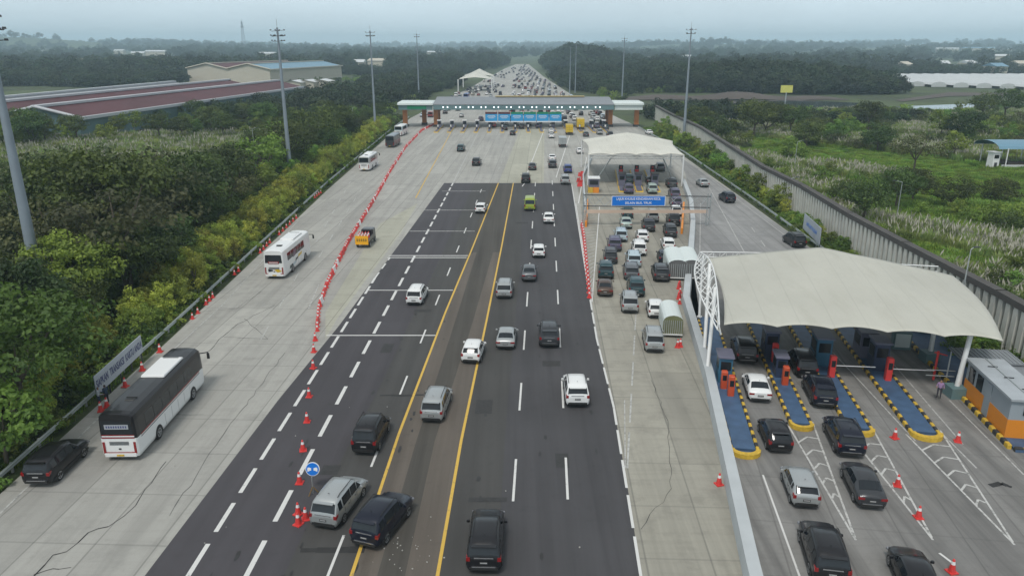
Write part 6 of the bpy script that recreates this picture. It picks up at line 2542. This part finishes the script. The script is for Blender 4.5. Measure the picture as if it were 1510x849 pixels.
# ---------------------------------------------------------------- people
def person(pos, rz, label, shirt, trousers, h=1.68, hair=(0.02, 0.016, 0.012), scarf=None, arm=0.25):
    joints_ = {'pelvis': (0, 0, .93), 'chest': (0, .01, 1.25), 'neck': (0, .01, 1.42), 'head': (0, .03, 1.55), 'top': (0, .02, 1.66)}
    vs = [(0, 0, .93), (0, .01, 1.12), (0, .01, 1.32), (0, .015, 1.44), (0, .03, 1.53), (0, .02, 1.63),
          (.11, 0, .88), (.12, .03, .48), (.12, 0, .08), (.13, .13, .03),
          (-.11, 0, .88), (-.12, -.01, .48), (-.13, -.05, .08), (-.14, .08, .03),
          (.19, .0, 1.36), (.26, -.01, 1.10), (.27, arm * .8, .92 + arm * .3), (.27, arm * .8 + .08, .88 + arm * .3),
          (-.19, .0, 1.36), (-.26, 0, 1.10), (-.27, arm, .95 + arm * .35), (-.27, arm + .08, .92 + arm * .35)]
    ed = [(0, 1), (1, 2), (2, 3), (3, 4), (4, 5), (0, 6), (6, 7), (7, 8), (8, 9), (0, 10), (10, 11), (11, 12), (12, 13), (2, 14), (14, 15), (15, 16), (16, 17), (2, 18), (18, 19), (19, 20), (20, 21)]
    rad = [.15, .14, .16, .06, .095, .085, .10, .07, .045, .04, .10, .07, .045, .04, .065, .05, .038, .03, .065, .05, .038, .03]
    me = bpy.data.meshes.new('person')
    me.from_pydata(vs, ed, [])
    o = bpy.data.objects.new('person', me)
    col.objects.link(o)
    md = o.modifiers.new('skin', 'SKIN')
    for i, r in enumerate(rad):
        me.skin_vertices[0].data[i].radius = (r, r * (.72 if i < 3 else .95))
    me.skin_vertices[0].data[0].use_root = True
    sb = o.modifiers.new('sub', 'SUBSURF')
    sb.levels = sb.render_levels = 1
    dg = bpy.context.evaluated_depsgraph_get()
    body = bpy.data.meshes.new_from_object(o.evaluated_get(dg))
    o.modifiers.clear()
    o.data = body
    ms = [plain('skin_tone', (0.30, 0.17, 0.11), .6), plain('shirt_%d' % len(label), shirt, .8), plain('trousers_%d' % len(label), trousers, .8), plain('hair_dark', hair, .7), plain('scarf_pink', scarf or (0.5, 0.2, 0.35), .8)]
    body.materials.clear()
    for m in ms:
        body.materials.append(m)
    for p in body.polygons:
        c = p.center
        k = 0
        if c.z < .95 and abs(c.x) < .22:
            k = 2 if c.z > .08 else 3
        elif c.z < 1.43 and not (abs(c.x) > .2 and c.z < 1.08):
            k = 1
        elif c.z > 1.47 and (c.y < .01 or c.z > 1.62):
            k = 4 if scarf else 3
        p.material_index = k
        p.use_smooth = True
    o.location = pos
    o.rotation_euler = (0, 0, rz)
    s = h / 1.7
    o.scale = (s, s, s)
    return tag(o, label, 'person')


person(P(147, 601) + Vector((-.1, .3, .01)), R(-60), 'person in a pale shirt and dark trousers leaning at the guard rail below the banner', (0.45, 0.48, 0.52), (0.03, 0.05, 0.09), arm=.45)
person(P(156, 597) + Vector((0, .3, .01)), R(70), 'person in dark blue clothes facing the one in the pale shirt below the banner', (0.04, 0.07, 0.11), (0.03, 0.04, 0.06), arm=.35)
person(P(1386, 592) + Vector((0, .3, 0.2)), R(150), 'person with a pink purple headscarf standing at the kerb by the right canopy post', (0.32, 0.2, 0.36), (0.04, 0.04, 0.05), 1.6, scarf=(0.5, 0.3, 0.5))


# ---------------------------------------------------------------- vegetation placement
vg = random.Random(21)


def rail_x(y):
    if y < 69:
        return -33.1 - (y - 42) * .034
    if y < 150:
        return -34.0 - (y - 69) * .0457
    return -37.7 - (y - 150) * .027


def wall_x(y):
    pts = [(p.y, p.x) for p in wall_pts[::-1]]
    for (a, xa), (c, xc) in zip(pts[:-1], pts[1:]):
        if a <= y <= c:
            return xa + (xc - xa) * (y - a) / (c - a)
    return pts[0][1] if y < pts[0][0] else pts[-1][1]


def rrail_x(y):
    pts = [(20, 38.2), (56, 39.5), (84, 42.2), (100, 43.0), (139, 44.4), (196, 45.6), (262, 44.6), (300, 44)]
    for (a, xa), (c, xc) in zip(pts[:-1], pts[1:]):
        if a <= y <= c:
            return xa + (xc - xa) * (y - a) / (c - a)
    return 44


def seen(x, y, m=6):
    return abs(x) < 0.70 * y + m + 4


# roadside yellow green shrubs
y = 50.0
i = 0
while y < 262:
    for row in range(3):
        if vg.random() < (.94 if row < 2 else .75) and not (50 < y < 66 and row == 0):
            s = vg.uniform(.75, 1.2) * (1.0 if y > 75 else .85)
            tree('bamboo%d' % vg.randrange(3), rail_x(y) - 1.9 - row * 2.0 + vg.uniform(-.5, .5), y + vg.uniform(-.6, .6), s,
                 'yellow green feathery shrub in the hedge along the left guard rail', 'feathery shrubs along the left guard rail')
            i += 1
    y += 2.5 if y < 150 else 3.6
# dark trees behind them
specs = [
    ('big0', P(40, 640), 1.5, 'big dark green tree at the left edge above the parked black suv'),
    ('big1', P(95, 560) + Vector((-3, 0, 0)), 1.45, 'dense dark green tree left of the pale banner'),
    ('big2', P(20, 560) + Vector((-3, 2, 0)), 1.5, 'dark green tree at the left edge below the nearest light mast'),
    ('mid0', P(10, 690), 1.2, 'mid green bush at the left edge just above the black suv'),
    ('big0', P(150, 490) + Vector((-4, 2, 0)), 1.3, 'dark green tree just above the upper end of the pale banner'),
    ('olive0', P(170, 420) + Vector((-6, 0, 0)), 1.4, 'wide spreading olive tree with bare looking branches, nearer one'),
    ('olive1', P(150, 370) + Vector((-8, 6, 0)), 1.7, 'tall spreading olive brown tree behind the nearest light mast'),
    ('olive2', P(60, 400) + Vector((-8, 0, 0)), 1.4, 'spreading olive brown tree at the left edge halfway down'),
    ('olive0', P(255, 360) + Vector((-5, 4, 0)), 1.5, 'spreading dark tree above the yellow green hedge'),
    ('big1', P(235, 440) + Vector((-3, 0, 0)), 1.25, 'dark tree directly behind the thick part of the hedge'),
    ('olive2', P(405, 262) + Vector((-3, 2, 0)), 1.0, 'small brownish tree beside the second light mast'),
    ('dark2', P(330, 330) + Vector((-4, 2, 0)), 1.2, 'dark round tree behind the middle of the hedge'),
    ('dark0', P(1075, 190) + Vector((8, 0, 0)), 1.2, 'dark tree standing close behind the far end of the panel wall'),
    ('dark1', P(1110, 205), 1.6, 'broad dark green tree behind the panel wall, larger one'),
    ('dark2', P(1165, 200), 1.3, 'narrow dark green tree below the yellow billboard'),
    ('dark0', P(1280, 195), 1.4, 'dark green tree left of the pond'),
    ('olive1', P(1345, 265), 1.25, 'purple brown tree with thin crown in the middle of the meadow'),
    ('dark1', P(1320, 310), 1.0, 'dark shrub like tree by the thin lamp post in the meadow'),
    ('dark2', P(1220, 340) + Vector((6, 2, 0)), 1.1, 'dark tree behind the panel wall above the large canopy'),
    ('mid1', P(1405, 235), 1.3, 'slim mid green tree left of the white guard booth'),
    ('dark0', P(1480, 180), 1.7, 'dark bushy tree at the right near the pond'),
    ('dark2', P(1445, 180), 1.5, 'dark low tree beside the bushy one near the pond'),
    ('mid2', P(1385, 205), 1.6, 'round mid green tree in the meadow below the pond'),
]
for kind, p, s, lab in specs:
    tree(kind, p.x, p.y, s, lab)
for k_, (px, py, kd, s_) in enumerate(((110, 335, 'dark0', 1.9), (170, 350, 'big2', 2.1), (215, 330, 'olive1', 1.8), (265, 318, 'dark2', 1.7), (90, 300, 'big1', 1.6), (300, 290, 'dark1', 1.6), (140, 290, 'olive0', 1.7), (350, 265, 'dark0', 1.5), (235, 285, 'mid1', 2.0), (190, 400, 'olive2', 1.7),
                                       (430, 215, 'dark1', 1.6), (470, 190, 'dark2', 1.7), (395, 230, 'mid0', 1.9), (500, 175, 'big1', 1.6))):
    p = P(px, py + 40)
    tree(kd, p.x, p.y, s_, 'tall tree rising above the rest of the wood left of the roadside hedge', 'tall trees of the left wood')
for k_, (px, py, kd, s_) in enumerate(((985, 185, 'dark1', 1.5), (1030, 188, 'big1', 1.5), (1055, 200, 'dark2', 1.3), (1130, 190, 'big2', 1.7), (1190, 210, 'dark0', 1.3), (1235, 200, 'mid1', 1.7), (1295, 215, 'dark2', 1.3), (1250, 300, 'dark1', .9), (1345, 290, 'big1', 1.1), (1215, 265, 'mid2', 1.0), (1400, 300, 'dark2', 1.0), (1480, 330, 'mid0', 1.2), (1165, 225, 'mid1', 1.4), (1420, 200, 'dark1', 1.5))):
    p = P(px, py + 8)
    if p.x > wall_x(p.y) + 2:
        tree(kd, p.x, p.y, s_, 'taller tree standing in the scrub beyond the panel wall', 'taller trees beyond the panel wall', z=-1.5 * s_)
GL = 'dark trees of the left wood'
yy = 44.0
nt = 0
while yy < 290:
    xx = rail_x(yy) - 8 - vg.uniform(0, 2)
    while seen(xx, yy, 4) and xx > -150:
        open_field = (yy > 150 and xx < -72 and yy < 262 and xx < -58 - (250 - yy) * .12)
        if not open_field and vg.random() < (.86 if yy < 180 else .8):
            far = yy > 120
            kind = vg.choice(['dark', 'dark', 'mid', 'dark'] if yy < 130 else ['dark', 'mid', 'mid', 'dark'])
            if -110 < xx < -44 and 80 < yy < 150 and vg.random() < .25:
                kind = 'olive'
            s = vg.uniform(.7, 1.15) * (1.0 if kind != 'mid' else 1.1)
            tree(kind + str(vg.randrange(3)), xx + vg.uniform(-1.5, 1.5), yy + vg.uniform(-1.5, 1.5), s,
                 {'dark': 'dark green tree in the dense wood left of the roadside hedge', 'mid': 'mid green bush in the dense wood left of the roadside hedge', 'olive': 'olive brown spreading tree in the dense wood left of the roadside hedge'}[kind],
                 {'dark': GL, 'mid': 'mid green bushes of the left wood', 'olive': 'olive trees of the left wood'}[kind])
            nt += 1
        xx -= vg.uniform(5.2, 8.0) if yy < 140 else vg.uniform(6.5, 10)
    yy += 5.6 if yy < 120 else 8.5
for i in range(46):
    yy = vg.uniform(226, 262)
    xx = vg.uniform(-182, -78)
    if xx < -110:
        yy = vg.uniform(208, 226) if xx < -128 else vg.uniform(216, 250)
    tree(vg.choice(['mid', 'mid', 'dark']) + str(vg.randrange(3)), xx, yy, vg.uniform(.9, 1.5), 'green bush in the belt between the reed field and the maroon sheds', 'bushes in front of the maroon sheds')
# strip between side road and panel wall
yy = 60.0
while yy < 262:
    a, c = rrail_x(yy) + 1.3, wall_x(yy) - 1.0
    if c > a + .6:
        for _ in range(2):
            x = vg.uniform(a + .4, c)
            if vg.random() < .75:
                tree(vg.choice(['mid', 'bamboo', 'mid']) + str(vg.randrange(3)), x, yy + vg.uniform(-1, 1), vg.uniform(.28, .62) * (1.5 if yy > 120 else 1), 'leafy shrub growing between the right guard rail and the panel wall', 'shrubs along the panel wall')
    yy += 4.2
# meadow bushes
nb = 0
for _ in range(260):
    y = vg.uniform(72, 330)
    x = vg.uniform(wall_x(min(y, 290)) + 3, .70 * y + 12)
    if 135 < y < 205 and 68 < x < 108:
        continue
    if y < 130 and vg.random() < .72:
        continue
    k = vg.choice(['dark', 'mid', 'mid', 'olive'] if y > 120 else ['mid', 'mid', 'dark'])
    s = vg.uniform(.45, .95) * (1 + (y > 220) * .35)
    if 102 < x < 130 and 150 < y < 200:
        continue
    tree(k + str(vg.randrange(3)), x, y, s, {'dark': 'dark bush scattered over the meadow beyond the panel wall', 'mid': 'mid green bush scattered over the meadow beyond the panel wall', 'olive': 'olive brown bush scattered over the meadow beyond the panel wall'}[k],
         {'dark': 'dark meadow bushes', 'mid': 'mid green meadow bushes', 'olive': 'olive meadow bushes'}[k], z={'dark': -2.6, 'mid': -1.0, 'olive': -3.4}[k] * s)

# undergrowth, grasses and reeds
pts = []
for _ in range(5200):
    y = 34 + 270 * vg.random() ** 1.2
    x = rail_x(y) - 1.6 - 110 * vg.random() ** 1.3
    if seen(x, y, 3) and not (y > 160 and x < -76 and y < 258 and vg.random() < .85):
        pts.append((x, y, -.25, vg.uniform(.5, 1.15)))
scatter('undergrowth', pts, SHRUB_D + SHRUB_M[:2], 'dense dark green undergrowth covering the ground left of the toll road')
pts = []
for _ in range(6500):
    y = vg.uniform(120, 240)
    x = vg.uniform(-200, -62 - (260 - y) * .06)
    if seen(x, y, 3):
        pts.append((x, y, -.2, vg.uniform(.7, 1.25)))
scatter('reed_field', pts, REEDS + REEDS_P[:1] + GRASS[:1], 'pale green reeds with white plumes in the open field at the left')
pts, pts2, pts3 = [], [], []
for _ in range(26000):
    y = 45 + 290 * vg.random()
    lo = wall_x(min(y, 299)) + 1.0
    hi = .70 * y + 10
    if hi <= lo:
        continue
    x = vg.uniform(lo, hi)
    n_ = math.sin(x * .09 + 1) * math.cos(y * .075) + .5 * math.sin(x * .23 + y * .17)
    mead = 132 < y < 210 and 66 < x < 110
    if mead and n_ < .75:
        if vg.random() < .8:
            pts3.append((x, y, -.2, vg.uniform(.6, 1.0)))
    elif n_ > .25 and vg.random() < .5:
        pts2.append((x, y, -.2, vg.uniform(.6, 1.15)))
    elif n_ > -.2 and vg.random() < .7:
        pts.append((x, y, -.2, vg.uniform(.6, 1.1)))
    elif vg.random() < .85:
        pts3.append((x, y, -.2, vg.uniform(.9, 1.9)))
scatter('tall_grass', pts, REEDS, 'tall pale green grass covering the ground beyond the panel wall')
scatter('reeds', pts2, REEDS_P + REEDS, 'reeds with silvery plumes in drifts beyond the panel wall')
scatter('meadow_grass', pts3, GRASS, 'bright green meadow grass beyond the panel wall')
pts = []
for _ in range(1600):
    y = vg.uniform(40, 262)
    a, c = rrail_x(y) + .4, wall_x(y) - .4
    if c > a:
        pts.append((vg.uniform(a, c), y, -.15, vg.uniform(.35, .8)))
for _ in range(900):
    y = vg.uniform(34, 262)
    pts.append((rail_x(y) - vg.uniform(.4, 1.8), y, -.2, vg.uniform(.4, .8)))
scatter('verge_grass', pts, GRASS + SHRUB_M[:1], 'rough green verge grass along both guard rails')
pts = []
for _ in range(1500):
    y = vg.uniform(300, 620)
    x = vg.choice([-1, 1]) * vg.uniform(46, 330)
    if seen(x, y, 8) and not (x < -95 and y < 600) and not (60 < x < 400 and 320 < y < 460) and not (x > 180 and y > 400):
        pts.append((x, y, -.2, vg.uniform(1.2, 2.6)))
scatter('shrubland', pts, SHRUB_D + SHRUB_M, 'green scrub covering the flat land beside the far toll plaza')


# woods: canopy seen as one mass
def wood(name, label, ell, zf=lambda k: 0.0):
    pts = []
    for cx, cy, rx, ry, n, s0, s1, hz in ell:
        for _ in range(n):
            a, d = vg.uniform(0, 6.28), math.sqrt(vg.random())
            x, y = cx + math.cos(a) * d * rx, cy + math.sin(a) * d * ry
            if seen(x, y, 30):
                pts.append((x, y, hill_z(x, y) + hz * (1 - d * d) - .5, vg.uniform(s0, s1)))
    return scatter(name, pts, FARS, label)


wood('wood', 'wooded hill behind the pond and brown earth heap at the right', [(160, 500, 85, 38, 420, 1.0, 1.7, 7), (192, 474, 48, 26, 220, .9, 1.4, 3), (95, 560, 60, 30, 160, .9, 1.4, 3), (120, 640, 90, 40, 200, 1.0, 1.6, 5)])
wood('wood', 'dark wooded hill right of the far highway', [(80, 930, 40, 90, 240, 1.1, 2.4, 15), (118, 960, 45, 90, 200, 1.0, 2.1, 8), (62, 560, 26, 120, 200, .8, 1.3, 0), (150, 760, 60, 70, 180, 1.1, 1.7, 5)])
wood('wood', 'dark tree line behind the maroon sheds at the left', [(-400, 590, 150, 45, 420, 1.0, 1.5, 2), (-290, 560, 40, 30, 90, .9, 1.3, 0), (-420, 480, 90, 60, 160, 1, 1.5, 1)])
wood('wood', 'green trees left of the far highway and behind the toll roof', [(-75, 400, 30, 90, 260, .7, 1.2, 0), (-95, 330, 40, 40, 150, .6, 1.0, 0), (-70, 560, 32, 110, 240, .8, 1.3, 0), (-60, 850, 26, 60, 60, 1.1, 1.6, 0), (-36, 1150, 26, 60, 80, 1.3, 2.0, 4), (-150, 800, 90, 50, 120, .9, 1.3, 0)])
wood('wood', 'tree belt behind the meadow at the right', [(80, 300, 26, 16, 60, .6, 1.0, 0), (120, 285, 34, 12, 50, .5, .8, 0), (420, 760, 210, 40, 330, 1.0, 1.5, 0)])
pts = []
for _ in range(9000):
    r = 760 + 4700 * vg.random() ** 1.5
    a = vg.uniform(-.64, .64)
    x, y = math.sin(a) * r, math.cos(a) * r
    n_ = math.sin(x * .006 + 2) * math.cos(y * .004 + 1) + .6 * math.sin(x * .013 - y * .009)
    if n_ < -.35 or (abs(x - 20) < 32 + y * .008 and y < 1700) or (x > 180 and y < 800) or (y > 1300 and vg.random() < .35):
        continue
    if any(abs(a - ba) < bw_ and -60 < bd - r < 420 for ba, bd, bw_ in far_keep):
        continue
    pts.append((x, y, hill_z(x, y) - .5, vg.uniform(1.1, 2.0) * (1 + r / 3800)))
scatter('distant_woods', pts, FARS, 'hazy woods and groves spreading over the plain to the horizon')

# the jam goes on beyond the cars one can tell apart
far_o = scatter('distant_traffic', far_pts, far_cars, 'mass of tiny vehicles in the far part of the highway jam')
for nd in far_o.modifiers[0].node_group.nodes:
    if nd.type == 'INSTANCE_ON_POINTS':
        for lk in list(nd.inputs['Rotation'].links):
            far_o.modifiers[0].node_group.links.remove(lk)

# ---------------------------------------------------------------- haze
hz = MB()
hz.box((0, 2400, 60), (14600, 10400, 124), None)
hm_ = bpy.data.materials.new('haze_air')
hm_.use_nodes = True
hn = hm_.node_tree.nodes
hn.clear()
ho = hn.new('ShaderNodeOutputMaterial')
hv_ = hn.new('ShaderNodeVolumePrincipled')
hv_.inputs['Density'].default_value = HAZE_DENSITY
hv_.inputs['Color'].default_value = (0.66, 0.87, 1.0, 1)
hv_.inputs['Anisotropy'].default_value = 0.0
hm_.node_tree.links.new(hv_.outputs[0], ho.inputs['Volume'])
hz.mats = [hm_]
tag(hz.build('haze'), 'thin bluish haze lying over the whole plain', None, None, 'stuff')
